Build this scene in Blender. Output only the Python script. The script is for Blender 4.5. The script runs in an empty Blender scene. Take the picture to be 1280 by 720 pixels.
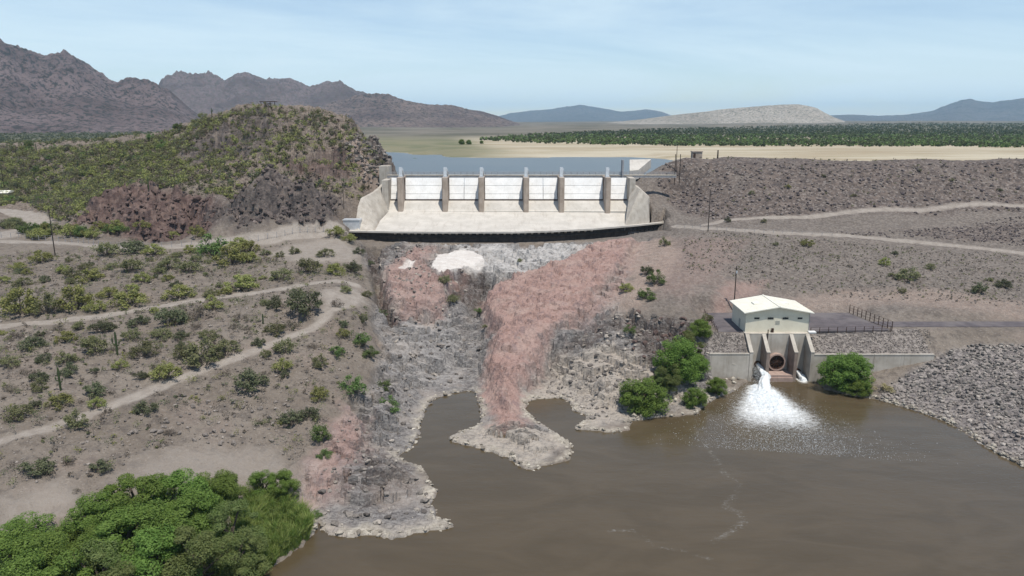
import bpy, bmesh, math, random
import numpy as np
from mathutils import Vector, Matrix

# ------------------------------------------------------------------ camera, sky, sun, exposure
SC = bpy.context.scene
COL = SC.collection
F = 914.0                      # focal length in pixels of a 1280 px wide frame
H = 60.0                       # drone height above the river (m)
TH = math.radians(12.8)        # camera pitch below the horizontal
cam = bpy.data.cameras.new('camera')
cam.sensor_fit = 'HORIZONTAL'
cam.angle = 2 * math.atan(640 / F)
cam.clip_start = 1.0
cam.clip_end = 60000
camo = bpy.data.objects.new('camera', cam)
COL.objects.link(camo)
camo.location = (0, 0, H)
camo.rotation_euler = (math.pi / 2 - TH, 0, 0)
SC.camera = camo

SUN_EL = math.radians(71)
SUN_AZ = math.radians(148)      # clockwise from +Y (view direction): right and a little behind the camera
sd = Vector((math.sin(SUN_AZ) * math.cos(SUN_EL), math.cos(SUN_AZ) * math.cos(SUN_EL), math.sin(SUN_EL)))
sun = bpy.data.lights.new('sun', 'SUN')
sun.energy = 4.9
sun.angle = math.radians(0.55)
sun.color = (1.0, 0.935, 0.84)
suno = bpy.data.objects.new('sun', sun)
COL.objects.link(suno)
suno.rotation_euler = (-sd).to_track_quat('-Z', 'Y').to_euler()
suno.location = (0, 0, 900)

world = bpy.data.worlds.new('World')
SC.world = world
world.use_nodes = True
wn, wl = world.node_tree.nodes, world.node_tree.links
bg = wn['Background']
sky = wn.new('ShaderNodeTexSky')
sky.sky_type = 'NISHITA'
sky.sun_disc = False
sky.sun_elevation = SUN_EL
sky.sun_rotation = SUN_AZ
sky.altitude = 600
sky.air_density = 1.0
sky.dust_density = 0.15
sky.ozone_density = 3.0
bg.inputs['Strength'].default_value = 0.13
# thin high cirrus over the whole sky
tc = wn.new('ShaderNodeTexCoord')
sep = wn.new('ShaderNodeSeparateXYZ')
wl.new(tc.outputs['Generated'], sep.inputs[0])
den = wn.new('ShaderNodeMath'); den.operation = 'MAXIMUM'; den.inputs[1].default_value = 0.0
wl.new(sep.outputs['Z'], den.inputs[0])
den2 = wn.new('ShaderNodeMath'); den2.operation = 'ADD'; den2.inputs[1].default_value = 0.10
wl.new(den.outputs[0], den2.inputs[0])
cx = wn.new('ShaderNodeMath'); cx.operation = 'DIVIDE'
cy = wn.new('ShaderNodeMath'); cy.operation = 'DIVIDE'
wl.new(sep.outputs['X'], cx.inputs[0]); wl.new(den2.outputs[0], cx.inputs[1])
wl.new(sep.outputs['Y'], cy.inputs[0]); wl.new(den2.outputs[0], cy.inputs[1])
cmb = wn.new('ShaderNodeCombineXYZ')
wl.new(cx.outputs[0], cmb.inputs[0]); wl.new(cy.outputs[0], cmb.inputs[1])
mp = wn.new('ShaderNodeMapping')
mp.inputs['Scale'].default_value = (0.40, 0.55, 1)
mp.inputs['Rotation'].default_value = (0, 0, math.radians(-9))
mp.inputs['Location'].default_value = (3.1, 1.35, 0)
wl.new(cmb.outputs[0], mp.inputs[0])
n1 = wn.new('ShaderNodeTexNoise')
n1.inputs['Scale'].default_value = 0.55
n1.inputs['Detail'].default_value = 9
n1.inputs['Roughness'].default_value = 0.62
n1.inputs['Distortion'].default_value = 0.9
wl.new(mp.outputs[0], n1.inputs['Vector'])
rmp = wn.new('ShaderNodeValToRGB')
rmp.color_ramp.elements[0].position = 0.36
rmp.color_ramp.elements[0].color = (0.28, 0.28, 0.28, 1)
rmp.color_ramp.elements[1].position = 0.60
rmp.color_ramp.elements[1].color = (1, 1, 1, 1)
wl.new(n1.outputs['Fac'], rmp.inputs[0])
mx = wn.new('ShaderNodeMixRGB')
mx.inputs[2].default_value = (5.9, 7.2, 7.9, 1)
# a thin even veil: dense when looked at edge-on near the horizon, thin overhead
vz_ = wn.new('ShaderNodeMath'); vz_.operation = 'ADD'; vz_.inputs[1].default_value = 0.035; wl.new(den.outputs[0], vz_.inputs[0])
vd_ = wn.new('ShaderNodeMath'); vd_.operation = 'DIVIDE'; vd_.inputs[0].default_value = -0.20; wl.new(vz_.outputs[0], vd_.inputs[1])
ve_ = wn.new('ShaderNodeMath'); ve_.operation = 'EXPONENT'; wl.new(vd_.outputs[0], ve_.inputs[0])
vf_ = wn.new('ShaderNodeMath'); vf_.operation = 'SUBTRACT'; vf_.inputs[0].default_value = 1.0; wl.new(ve_.outputs[0], vf_.inputs[1])
vm_ = wn.new('ShaderNodeMixRGB'); vm_.blend_type = 'MULTIPLY'; vm_.inputs[0].default_value = 1.0
wl.new(rmp.outputs[0], vm_.inputs[1]); wl.new(vf_.outputs[0], vm_.inputs[2])
wl.new(vm_.outputs[0], mx.inputs[0])
wl.new(sky.outputs[0], mx.inputs[1])
wl.new(mx.outputs[0], bg.inputs['Color'])

SC.view_settings.view_transform = 'Standard'
SC.view_settings.look = 'None'
SC.view_settings.exposure = 0.0
SC.view_settings.gamma = 1.0
SC.view_settings.use_curve_mapping = False
SC.cycles.max_bounces = 5
SC.cycles.diffuse_bounces = 3
SC.cycles.glossy_bounces = 3
SC.cycles.transparent_max_bounces = 6
SC.cycles.volume_bounces = 0
SC.cycles.use_denoising = True

# ------------------------------------------------------------------ helpers
random.seed(7)
RNG = np.random.default_rng(7)
CT, ST = math.cos(TH), math.sin(TH)

def ray(px, py):
    u = (360 - py) / F
    return ((px - 640) / F, CT + u * ST, -ST + u * CT)

def P(px, py, z):
    """point at height z seen at a photo pixel"""
    dx, dy, dz = ray(px, py)
    t = (z - H) / dz
    return (dx * t, dy * t, z)

def W(px, py, Y):
    """point at forward distance Y seen at a photo pixel"""
    dx, dy, dz = ray(px, py)
    t = Y / dy
    return (dx * t, Y, H + dz * t)

def sstep(a, b, x):
    t = np.clip((x - a) / (b - a), 0, 1)
    return t * t * (3 - 2 * t)

def _hash(ix, iy, s):
    h = (ix.astype(np.int64) * 374761393 + iy.astype(np.int64) * 668265263 + s * 974634533) & 0xffffffff
    h = ((h ^ (h >> 13)) * 1274126177) & 0xffffffff
    h = ((h ^ (h >> 16)) * 2246822519) & 0xffffffff
    return ((h ^ (h >> 15)) & 0xffffff) / float(0x1000000)

def vnoise(x, y, s=0):
    """gradient noise about -1..1"""
    x0 = np.floor(x); y0 = np.floor(y)
    fx = x - x0; fy = y - y0
    u = fx * fx * fx * (fx * (fx * 6 - 15) + 10)
    v = fy * fy * fy * (fy * (fy * 6 - 15) + 10)
    def g(i, j):
        a = _hash(x0 + i, y0 + j, s) * 2 * math.pi
        return np.cos(a) * (fx - i) + np.sin(a) * (fy - j)
    return 1.5 * ((g(0, 0) * (1 - u) + g(1, 0) * u) * (1 - v) + (g(0, 1) * (1 - u) + g(1, 1) * u) * v)

def fbm(x, y, o=4, s=0, lac=2.03, gain=0.5):
    r = 0; a = 1.0; n = 0
    for i in range(o):
        r = r + a * vnoise(x, y, s + i * 17); n += a
        x = x * lac + 11.3; y = y * lac - 7.1; a *= gain
    return r / n

def ridged(x, y, o=4, s=0, gain=0.5):
    r = 0; a = 1.0; n = 0
    for i in range(o):
        r = r + a * (1 - 2 * np.abs(vnoise(x, y, s + i * 31))); n += a
        x = x * 2.07 + 5.1; y = y * 2.07 + 3.3; a *= gain
    return r / n

def facets(x, y, s=0, tilt=0.5):
    """broken-rock blocks: every cell has its own height and tilt; returns (height, edge distance)"""
    ix = np.floor(x); iy = np.floor(y)
    best = np.full(np.shape(x), 1e9); b2 = best.copy(); val = np.zeros(np.shape(x))
    for i in (-1, 0, 1):
        for j in (-1, 0, 1):
            cx_ = ix + i; cy_ = iy + j
            px_ = cx_ + _hash(cx_, cy_, s); py_ = cy_ + _hash(cx_, cy_, s + 1)
            dx = x - px_; dy = y - py_
            d = dx * dx + dy * dy
            hv = _hash(cx_, cy_, s + 2) * 2 - 1 + tilt * 2 * ((_hash(cx_, cy_, s + 3) - .5) * dx + (_hash(cx_, cy_, s + 4) - .5) * dy)
            m = d < best
            b2 = np.where(m, best, np.minimum(b2, d))
            val = np.where(m, hv, val)
            best = np.where(m, d, best)
    return val, np.sqrt(b2) - np.sqrt(best)

def poly_sdf(x, y, poly):
    """signed distance to a polygon, positive inside"""
    p = np.asarray(poly, float)[:, :2]
    q = np.roll(p, -1, 0)
    sh = np.shape(x); x = np.ravel(x); y = np.ravel(y)
    dmin = np.full(x.shape, 1e18); ins = np.zeros(x.shape, bool)
    for (ax, ay), (bx_, by_) in zip(p, q):
        ex, ey = bx_ - ax, by_ - ay
        wx, wy = x - ax, y - ay
        t = np.clip((wx * ex + wy * ey) / (ex * ex + ey * ey + 1e-12), 0, 1)
        d = (wx - ex * t) ** 2 + (wy - ey * t) ** 2
        dmin = np.minimum(dmin, d)
        c = ((ay > y) != (by_ > y)) & (x < ex * (y - ay) / (by_ - ay + 1e-15) + ax)
        ins ^= c
    d = np.sqrt(dmin)
    return np.where(ins, d, -d).reshape(sh)

def line_dist(x, y, pts):
    p = np.asarray(pts, float)
    sh = np.shape(x); x = np.ravel(x); y = np.ravel(y)
    dmin = np.full(x.shape, 1e18)
    for a, b in zip(p[:-1], p[1:]):
        ex, ey = b[0] - a[0], b[1] - a[1]
        wx, wy = x - a[0], y - a[1]
        t = np.clip((wx * ex + wy * ey) / (ex * ex + ey * ey + 1e-12), 0, 1)
        dmin = np.minimum(dmin, (wx - ex * t) ** 2 + (wy - ey * t) ** 2)
    return np.sqrt(dmin).reshape(sh)

def fast_mesh(name, V, Fc, smooth=True):
    """V (n,3); Fc (m,3) or (m,4) integer array"""
    V = np.asarray(V, np.float32); Fc = np.asarray(Fc, np.int32)
    m, k = Fc.shape
    me = bpy.data.meshes.new(name)
    me.vertices.add(len(V)); me.vertices.foreach_set('co', V.ravel())
    me.loops.add(m * k); me.loops.foreach_set('vertex_index', Fc.ravel())
    me.polygons.add(m)
    me.polygons.foreach_set('loop_start', np.arange(0, m * k, k, dtype=np.int32))
    me.polygons.foreach_set('use_smooth', np.full(m, smooth))
    me.update(calc_edges=True)
    return me

def link(name, me, mat=None, parent=None):
    o = bpy.data.objects.new(name, me)
    COL.objects.link(o)
    if mat is not None and me is not None and not me.materials:
        me.materials.append(mat)
    if parent is not None:
        o.parent = parent
    return o

def tag(o, label=None, cat=None, group=None, kind=None):
    if label: o['label'] = label
    if cat: o['category'] = cat
    if group: o['group'] = group
    if kind: o['kind'] = kind
    return o

def empty(name, loc, rz=0.0):
    o = bpy.data.objects.new(name, None)
    COL.objects.link(o)
    o.location = loc; o.rotation_euler = (0, 0, rz)
    return o

class MB:
    """collects shapes into one mesh"""
    def __init__(s):
        s.v = []; s.f = []
    def add(s, vs, fs):
        n = len(s.v); s.v += [tuple(v) for v in vs]; s.f += [tuple(i + n for i in f) for f in fs]
        return s
    def box(s, x0, x1, y0, y1, z0, z1):
        vs = [(x, y, z) for z in (z0, z1) for y in (y0, y1) for x in (x0, x1)]
        return s.add(vs, [(0, 2, 3, 1), (4, 5, 7, 6), (0, 1, 5, 4), (2, 6, 7, 3), (0, 4, 6, 2), (1, 3, 7, 5)])
    def prism(s, poly, axis, a, b):
        """poly: 2-D points; axis 'x','y','z' gives the extrusion direction"""
        def mk(p, t):
            return {'x': (t, p[0], p[1]), 'y': (p[0], t, p[1]), 'z': (p[0], p[1], t)}[axis]
        n = len(poly)
        vs = [mk(p, a) for p in poly] + [mk(p, b) for p in poly]
        fs = [tuple(range(n))[::-1], tuple(range(n, 2 * n))] + [(i, (i + 1) % n, n + (i + 1) % n, n + i) for i in range(n)]
        return s.add(vs, fs)
    def tube(s, pts, rad, n=6, caps=True):
        pts = [Vector(p) for p in pts]
        rad = rad if isinstance(rad, (list, tuple)) else [rad] * len(pts)
        rings = []
        for i, p in enumerate(pts):
            d = (pts[min(i + 1, len(pts) - 1)] - pts[max(i - 1, 0)]).normalized()
            u = d.orthogonal().normalized() if abs(d.z) < .95 else Vector((1, 0, 0))
            u = (u - d * u.dot(d)).normalized(); w = d.cross(u)
            rings.append([p + (u * math.cos(2 * math.pi * k / n) + w * math.sin(2 * math.pi * k / n)) * rad[i] for k in range(n)])
        vs = [v for r in rings for v in r]
        fs = [(i * n + k, i * n + (k + 1) % n, (i + 1) * n + (k + 1) % n, (i + 1) * n + k) for i in range(len(pts) - 1) for k in range(n)]
        if caps:
            fs += [tuple(range(n))[::-1], tuple(range((len(pts) - 1) * n, len(pts) * n))]
        return s.add(vs, fs)
    def mesh(s, name, off=(0, 0, 0), smooth=False):
        me = bpy.data.meshes.new(name)
        me.from_pydata([(v[0] - off[0], v[1] - off[1], v[2] - off[2]) for v in s.v], [], s.f)
        bm = bmesh.new(); bm.from_mesh(me); bmesh.ops.recalc_face_normals(bm, faces=bm.faces); bm.to_mesh(me); bm.free()
        if smooth:
            for p in me.polygons: p.use_smooth = True
        me.update()
        return me
    def build(s, name, mat, parent=None, smooth=False):
        off = parent.matrix_basis.translation if parent is not None else (0, 0, 0)
        if parent is not None and parent.parent is not None:
            off = Vector(off) + parent.parent.matrix_basis.translation
        return link(name, s.mesh(name, off, smooth), mat, parent)

# ------------------------------------------------------------------ materials
class NT:
    def __init__(s, name):
        s.m = bpy.data.materials.new(name); s.m.use_nodes = True
        s.t = s.m.node_tree; s.b = s.t.nodes['Principled BSDF']
        s.geo = s.t.nodes.new('ShaderNodeNewGeometry')
        s.b.inputs['Roughness'].default_value = 0.9
        s.b.inputs['Specular IOR Level'].default_value = 0.2
    def n(s, typ, **kw):
        x = s.t.nodes.new(typ)
        for k, v in kw.items(): setattr(x, k, v)
        return x
    def put(s, sock, v):
        if hasattr(v, 'is_output') or isinstance(v, bpy.types.NodeSocket): s.t.links.new(v, sock)
        elif isinstance(v, (tuple, list)) and len(v) == 3 and sock.type == 'RGBA': sock.default_value = (*v, 1)
        else: sock.default_value = v
    def math(s, op, a, b=0.0, clamp=False):
        x = s.n('ShaderNodeMath', operation=op, use_clamp=clamp); s.put(x.inputs[0], a); s.put(x.inputs[1], b); return x.outputs[0]
    def mix(s, fac, a, b, blend='MIX'):
        x = s.n('ShaderNodeMixRGB', blend_type=blend); s.put(x.inputs[0], fac); s.put(x.inputs[1], a); s.put(x.inputs[2], b); return x.outputs[0]
    def ramp(s, v, lo, hi, a=0.0, b=1.0):
        x = s.n('ShaderNodeMapRange', interpolation_type='SMOOTHSTEP'); s.put(x.inputs[0], v)
        x.inputs[1].default_value = lo; x.inputs[2].default_value = hi; x.inputs[3].default_value = a; x.inputs[4].default_value = b
        return x.outputs[0]
    def vec(s, scale=(1, 1, 1), rot=(0, 0, 0), src=None):
        x = s.n('ShaderNodeMapping'); x.inputs['Scale'].default_value = scale; x.inputs['Rotation'].default_value = rot
        s.t.links.new(src or s.geo.outputs['Position'], x.inputs[0]); return x.outputs[0]
    def noise(s, scale, detail=4, rough=0.55, vec=None, dist=0.0):
        x = s.n('ShaderNodeTexNoise'); s.t.links.new(vec or s.geo.outputs['Position'], x.inputs['Vector'])
        x.inputs['Scale'].default_value = scale; x.inputs['Detail'].default_value = detail; x.inputs['Roughness'].default_value = rough
        x.inputs['Distortion'].default_value = dist
        return x.outputs['Fac']
    def voro(s, scale, vec=None, feature='F1', out='Distance'):
        x = s.n('ShaderNodeTexVoronoi', feature=feature); s.t.links.new(vec or s.geo.outputs['Position'], x.inputs['Vector'])
        x.inputs['Scale'].default_value = scale
        return x.outputs[out]
    def attr(s, name):
        x = s.n('ShaderNodeAttribute', attribute_name=name); return x
    def sepc(s, col):
        x = s.n('ShaderNodeSeparateColor'); s.put(x.inputs[0], col); return x.outputs
    def bump(s, h, strength=0.5, dist=0.3):
        x = s.n('ShaderNodeBump'); s.put(x.inputs['Height'], h); x.inputs['Strength'].default_value = strength; x.inputs['Distance'].default_value = dist
        s.t.links.new(x.outputs[0], s.b.inputs['Normal'])
    def color(s, c): s.put(s.b.inputs['Base Color'], c)

def mottled(name, c1, c2, scale=1.0, rough=0.9, spec=0.2, metal=0.0, streak=None, bump=0.0, c3=None):
    m = NT(name)
    a = m.ramp(m.noise(scale, 6, 0.6), 0.32, 0.68)
    col = m.mix(a, c1, c2)
    if streak:
        v = m.vec((1.6, 1.6, 0.12))
        st = m.ramp(m.noise(streak[1], 5, 0.65, v), 0.5, 0.78)
        col = m.mix(m.math('MULTIPLY', st, streak[2]), col, streak[0])
    if c3:
        col = m.mix(m.ramp(m.noise(scale * 0.23 + .01, 3), 0.45, 0.7), col, c3)
    m.color(col); m.b.inputs['Roughness'].default_value = rough; m.b.inputs['Specular IOR Level'].default_value = spec; m.b.inputs['Metallic'].default_value = metal
    if bump: m.bump(m.noise(scale * 4, 4), bump, 0.05)
    return m.m

def leafmat(name, c1, c2, trans=0.25, var=0.25):
    m = NT(name)
    oi = m.n('ShaderNodeObjectInfo')
    a = m.ramp(m.noise(0.9, 3, 0.6), 0.3, 0.7)
    col = m.mix(a, c1, c2)
    hsv = m.n('ShaderNodeHueSaturation')
    m.put(hsv.inputs['Color'], col)
    m.put(hsv.inputs['Value'], m.math('ADD', m.math('MULTIPLY', oi.outputs['Random'], var * 2), 1 - var))
    m.put(hsv.inputs['Hue'], m.math('ADD', m.math('MULTIPLY', oi.outputs['Random'], 0.03), 0.485))
    hsv.inputs['Saturation'].default_value = 0.95
    m.color(hsv.outputs[0]); m.b.inputs['Roughness'].default_value = 0.75
    tr = m.n('ShaderNodeBsdfTranslucent'); m.put(tr.inputs[0], hsv.outputs[0])
    mxs = m.n('ShaderNodeMixShader'); mxs.inputs[0].default_value = trans
    m.t.links.new(m.b.outputs[0], mxs.inputs[1]); m.t.links.new(tr.outputs[0], mxs.inputs[2])
    m.t.links.new(mxs.outputs[0], m.t.nodes['Material Output'].inputs[0])
    return m.m

M = {}
M['concrete'] = mottled('concrete', (.36, .325, .28), (.46, .425, .375), 0.35, streak=((.17, .145, .12), 0.9, 0.55), bump=.2)
m = NT('apron_concrete')
ac_ = m.mix(m.ramp(m.noise(.18, 6, .65), .32, .68), (.43, .405, .365), (.52, .49, .445))
ac_ = m.mix(m.math('MULTIPLY', m.ramp(m.noise(.5, 7, .7, m.vec((1.3, .10, 1))), .50, .72), .55), ac_, (.30, .262, .22))
ac_ = m.mix(m.math('MULTIPLY', m.ramp(m.noise(.9, 6, .7), .62, .72), .4), ac_, (.28, .245, .205))
m.color(ac_); m.bump(m.noise(1.5, 4), .15, .05)
M['apron'] = m.m
M['pier'] = mottled('pier_concrete', (.30, .245, .20), (.40, .335, .28), 0.4, streak=((.15, .12, .10), 1.1, 0.7), bump=.3)
M['lip_shade'] = mottled('shade_stained_concrete', (.045, .038, .034), (.085, .07, .06), 0.5, streak=((.02, .018, .018), 0.8, 0.8), bump=.3)  # stain streaks, plus the lip overhang's shade put into a near-black base colour
M['gate'] = mottled('white_gate_paint', (.66, .66, .65), (.76, .76, .75), 0.35, rough=.55, spec=.4, streak=((.46, .41, .36), 1.3, 0.5))
M['galv'] = mottled('galvanised_steel', (.50, .52, .54), (.62, .64, .66), 1.0, rough=.45, spec=.5, metal=.4)
M['rail'] = mottled('grey_rail_steel', (.25, .25, .26), (.33, .33, .34), 1.0, rough=.6)
M['rust'] = mottled('dark_rusty_steel', (.035, .022, .016), (.07, .038, .026), 1.5, rough=.8)
M['wood'] = mottled('dark_pole_wood', (.03, .024, .02), (.055, .043, .035), 2.0)
M['wall'] = mottled('cream_wall_paint', (.60, .56, .45), (.66, .62, .505), 0.4, rough=.6, streak=((.55, .49, .36), 1.5, .35))
M['roof'] = mottled('pale_roof_steel', (.67, .645, .555), (.73, .71, .625), 0.5, rough=.5, spec=.4)
M['glass'] = mottled('dark_window_glass', (.02, .02, .02), (.03, .03, .03), 1, rough=.1, spec=.5)
M['sign'] = mottled('grey_sign_panel', (.30, .30, .26), (.38, .37, .33), 3)
M['asphalt'] = mottled('asphalt', (.085, .075, .08), (.115, .10, .105), 0.5, bump=.3, c3=(.14, .125, .125))
M['slab'] = mottled('pinkish_concrete', (.30, .22, .19), (.37, .28, .24), 0.8, streak=((.15, .10, .08), 1.0, .6))
M['shadewall'] = mottled('shaded_brown_concrete', (.20, .155, .13), (.29, .23, .195), 0.5, streak=((.08, .06, .05), 1.0, .7), bump=.2)  # inner dividers: shade of their left faces put into the brown base colour
M['cactus'] = mottled('saguaro_skin', (.035, .05, .022), (.06, .08, .035), 2.0)
M['twig'] = mottled('grey_twigs', (.10, .085, .07), (.15, .13, .11), 2.0)
M['bark'] = mottled('dark_bark', (.06, .048, .038), (.10, .08, .062), 2.0)
M['leaf0'] = leafmat('yellow_green_leaves', (.205, .225, .065), (.31, .315, .11), .4)
M['leaf1'] = leafmat('olive_leaves', (.140, .150, .066), (.215, .215, .105), .4)
M['leaf2'] = leafmat('grey_green_leaves', (.092, .108, .058), (.155, .165, .090), .4)
M['leaf3'] = leafmat('dry_twiggy_leaves', (.115, .095, .072), (.185, .155, .120))
M['leaf4'] = leafmat('fresh_green_leaves', (.090, .145, .040), (.150, .205, .065), .4)
M['leaf5'] = leafmat('dry_straw_leaves', (.30, .27, .13), (.38, .33, .17))
M['tree'] = leafmat('riverside_tree_leaves', (.105, .175, .028), (.185, .275, .055), 0.45, 0.15)
M['tree2'] = leafmat('tamarisk_leaves', (.110, .150, .040), (.190, .225, .075), 0.45, 0.15)
M['reed'] = leafmat('green_reeds', (.105, .20, .030), (.27, .34, .095), 0.4, 0.1)
M['wood_far'] = leafmat('far_wood_leaves', (.042, .066, .024), (.092, .115, .046), 0.2, 0.1)
# ------------------------------------------------------------------ terrain: surveyed points -> smooth base surface
CP = []
def cz(*t):
    for (px, py, z) in t:
        CP.append(P(px, py, z))
        if px <= 0: CP.append(P(px - 260, py, z + 0.5))
        if px >= 1280: CP.append(P(px + 260, py, z))
def cy_(*t):
    for (px, py, Y) in t:
        CP.append(W(px, py, Y))
        if px <= 0: CP.append(W(px - 260, py + 6, Y))
# left bank from the river upwards
cz((0, 720, 2.2), (100, 720, 1.6), (200, 720, .9), (300, 705, .4), (350, 670, .6), (0, 640, 6), (100, 640, 5), (200, 620, 4.5), (300, 590, 3.6), (365, 600, 2.6),
   (0, 600, 7.5), (100, 570, 8), (200, 540, 7.6), (300, 530, 6.6), (350, 550, 5),
   (0, 553, 9), (100, 522, 9.7), (200, 487, 10.5), (300, 452, 11.5), (400, 410, 13), (450, 375, 14.5),
   (0, 480, 11.7), (100, 450, 12.7), (200, 430, 13.4), (300, 415, 14),
   (0, 407, 14.5), (100, 395, 15), (200, 380, 15.5), (300, 367, 16), (420, 350, 16.9),
   (0, 360, 17), (150, 350, 17.5), (300, 330, 18.2), (430, 325, 18),
   (0, 308, 20), (100, 307, 20), (200, 309, 20), (300, 304, 20.2), (400, 294, 20.8), (440, 296, 20.2),
   (0, 290, 21), (70, 278, 21.6), (0, 262, 23.3), (30, 268, 22.5), (80, 288, 20.9),
   (150, 290, 20.9), (250, 287, 21), (330, 284, 21), (400, 279, 21.2), (435, 283, 20.9))
# the hill and its broken cliffs
cz((120, 252, 30), (200, 238, 34), (270, 245, 33), (330, 232, 37), (400, 240, 34), (425, 258, 27), (440, 262, 25.5), (455, 240, 31), (462, 252, 27))
cy_((350, 129, 385), (320, 131, 388), (400, 138, 375), (440, 150, 362), (470, 175, 346), (488, 200, 332), (300, 134, 390), (250, 150, 395), (200, 168, 400), (150, 176, 415), (100, 178, 425), (50, 180, 435), (0, 182, 445),
    (350, 170, 345), (250, 190, 345), (150, 215, 360), (50, 225, 378), (0, 235, 372), (50, 250, 350), (420, 190, 325), (450, 205, 322), (472, 215, 318), (350, 205, 315), (250, 215, 322), (440, 170, 345))
for (x_, y_, z_) in [(-150, 450, 52), (-110, 450, 45), (-200, 470, 47), (-300, 520, 40), (-120, 500, 25), (-200, 550, 26), (-420, 540, 38), (-62, 360, 38), (-58, 400, 24), (-50, 370, 20), (-70, 430, 24), (-52, 345, 33), (-45, 345, 22)]:
    CP.append((x_, y_, z_))
# spillway gorge
cz((445, 305, 17.6), (500, 307, 17), (600, 305, 17), (700, 303, 17), (800, 295, 18.6),
   (455, 312, 17.8), (466, 330, 16.4), (458, 348, 16), (470, 352, 12.5),
   (500, 340, 14), (560, 327, 15), (605, 332, 14.4), (490, 370, 12), (520, 385, 10.5), (550, 365, 12), (600, 345, 12.2), (575, 350, 12.8),
   (520, 410, 8), (500, 430, 6.5), (492, 455, 5), (520, 480, 1.6), (478, 400, 9.5), (468, 420, 9),
   (450, 402, 12.8), (442, 432, 10.5), (425, 480, 7.6), (465, 470, 6.2), (405, 520, 5.6), (392, 560, 4.3), (382, 600, 3), (388, 640, 1),
   (430, 540, 4.6), (470, 560, 3.4), (500, 595, 1.9), (450, 610, 2.6), (480, 640, 1.2), (420, 640, 1.4), (475, 520, 3.6), (500, 540, 1.6),
   (580, 385, 7.4), (600, 410, 6.3), (562, 430, 4.3), (590, 455, 2.6), (572, 478, .9), (598, 372, 8.6),
   (750, 320, 15), (700, 345, 12.8), (650, 365, 10.8), (625, 395, 8.8), (700, 380, 10.9), (680, 420, 8.2), (635, 440, 6.1), (640, 480, 3.2), (620, 520, 1.8), (650, 515, 1.6), (612, 480, 2.2),
   (800, 320, 17), (785, 350, 14.8), (765, 385, 11.8), (735, 405, 9.8), (800, 390, 12), (790, 425, 8.2), (720, 450, 4.4), (690, 455, 3.6), (695, 485, 1.6), (740, 500, 1.4), (780, 480, 3.2), (830, 430, 8), (850, 490, 1.8), (870, 400, 11.6), (880, 432, 8.2), (760, 440, 6), (820, 470, 4.2),
   (600, 545, .7), (640, 560, .9), (690, 560, .9))
# right bank, outlet yard, dam
cz((830, 284, 20.6), (870, 285, 22), (840, 320, 18.2), (870, 335, 17.6), (880, 370, 14.3), (905, 345, 16.3), (960, 345, 15.6),
   (950, 366, 12.8), (1000, 372, 12.2), (1100, 375, 12), (1000, 350, 14.4), (1100, 350, 13.8), (1200, 370, 12), (1280, 385, 11), (1280, 350, 13.4), (1200, 330, 15.2), (1100, 320, 17), (1000, 310, 18.6), (930, 300, 20.2),
   (880, 287, 22), (950, 289, 21.5), (1050, 293, 20.5), (1150, 302, 18.7), (1280, 318, 16.4),
   (905, 274, 23.4), (1000, 268, 24.6), (1150, 262, 25.6), (1280, 257, 26.6), (1280, 288, 20.6), (1150, 283, 21.6), (1050, 281, 22),
   (1280, 230, 34), (1100, 230, 34.6), (950, 235, 33.2), (850, 240, 30), (828, 262, 25), (860, 215, 38.4), (832, 225, 35), (820, 240, 30.5),
   (1280, 203, 42.6), (1150, 203, 42.6), (1000, 203, 42.3), (900, 202, 42.4),
   (1170, 420, 9.6), (1280, 416, 10.3), (1180, 442, 6.6), (1280, 440, 7.6), (1200, 470, 4), (1280, 500, 3.6), (1280, 545, 1.8), (1130, 485, 1.2), (1200, 515, 1.4), (900, 420, 9.6), (880, 448, 5))
for (px, py) in [(850, 201), (900, 198.4), (1000, 199.4), (1150, 200), (1280, 200)]:
    x_, y_, z_ = P(px, py, 43); CP.append((x_, y_ + 1, 43)); CP.append((x_ * 1.02, y_ + 9, 43)); CP.append((x_ * 1.02, y_ + 45, 25)); CP.append((x_ * 1.02, y_ + 120, 15))
CP += [(400, 345, 43), (400, 300, 25), (400, 390, 25), (0, 345, 22), (-30, 345, 22), (30, 345, 22), (55, 365, 24), (0, 420, 18), (50, 440, 16), (0, 540, 15), (200, 560, 15), (400, 560, 15), (-20, 480, 15),
       (30, 100, -4), (60, 120, -4), (10, 125, -4), (100, 90, -4), (0, 60, -4), (60, 60, -4), (40, 148, -3), (62, 150, -3)]
CP = np.array(CP)
# drop near-duplicates
keep = []
for i, c in enumerate(CP):
    if all((c[0] - CP[j][0]) ** 2 + (c[1] - CP[j][1]) ** 2 > 1.0 for j in keep): keep.append(i)
CP = CP[keep]
n = len(CP)
RC = 5.0
def kern(dx, dy): return np.sqrt(dx * dx + dy * dy + RC * RC)
A = np.zeros((n + 3, n + 3))
A[:n, :n] = kern(CP[:, None, 0] - CP[None, :, 0], CP[:, None, 1] - CP[None, :, 1])
A[:n, :n] += np.eye(n) * -0.02 * 5
A[:n, n] = 1; A[:n, n + 1] = CP[:, 0]; A[:n, n + 2] = CP[:, 1]
A[n:, :n] = A[:n, n:].T
wts = np.linalg.solve(A, np.concatenate([CP[:, 2], [0, 0, 0]]))

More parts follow.
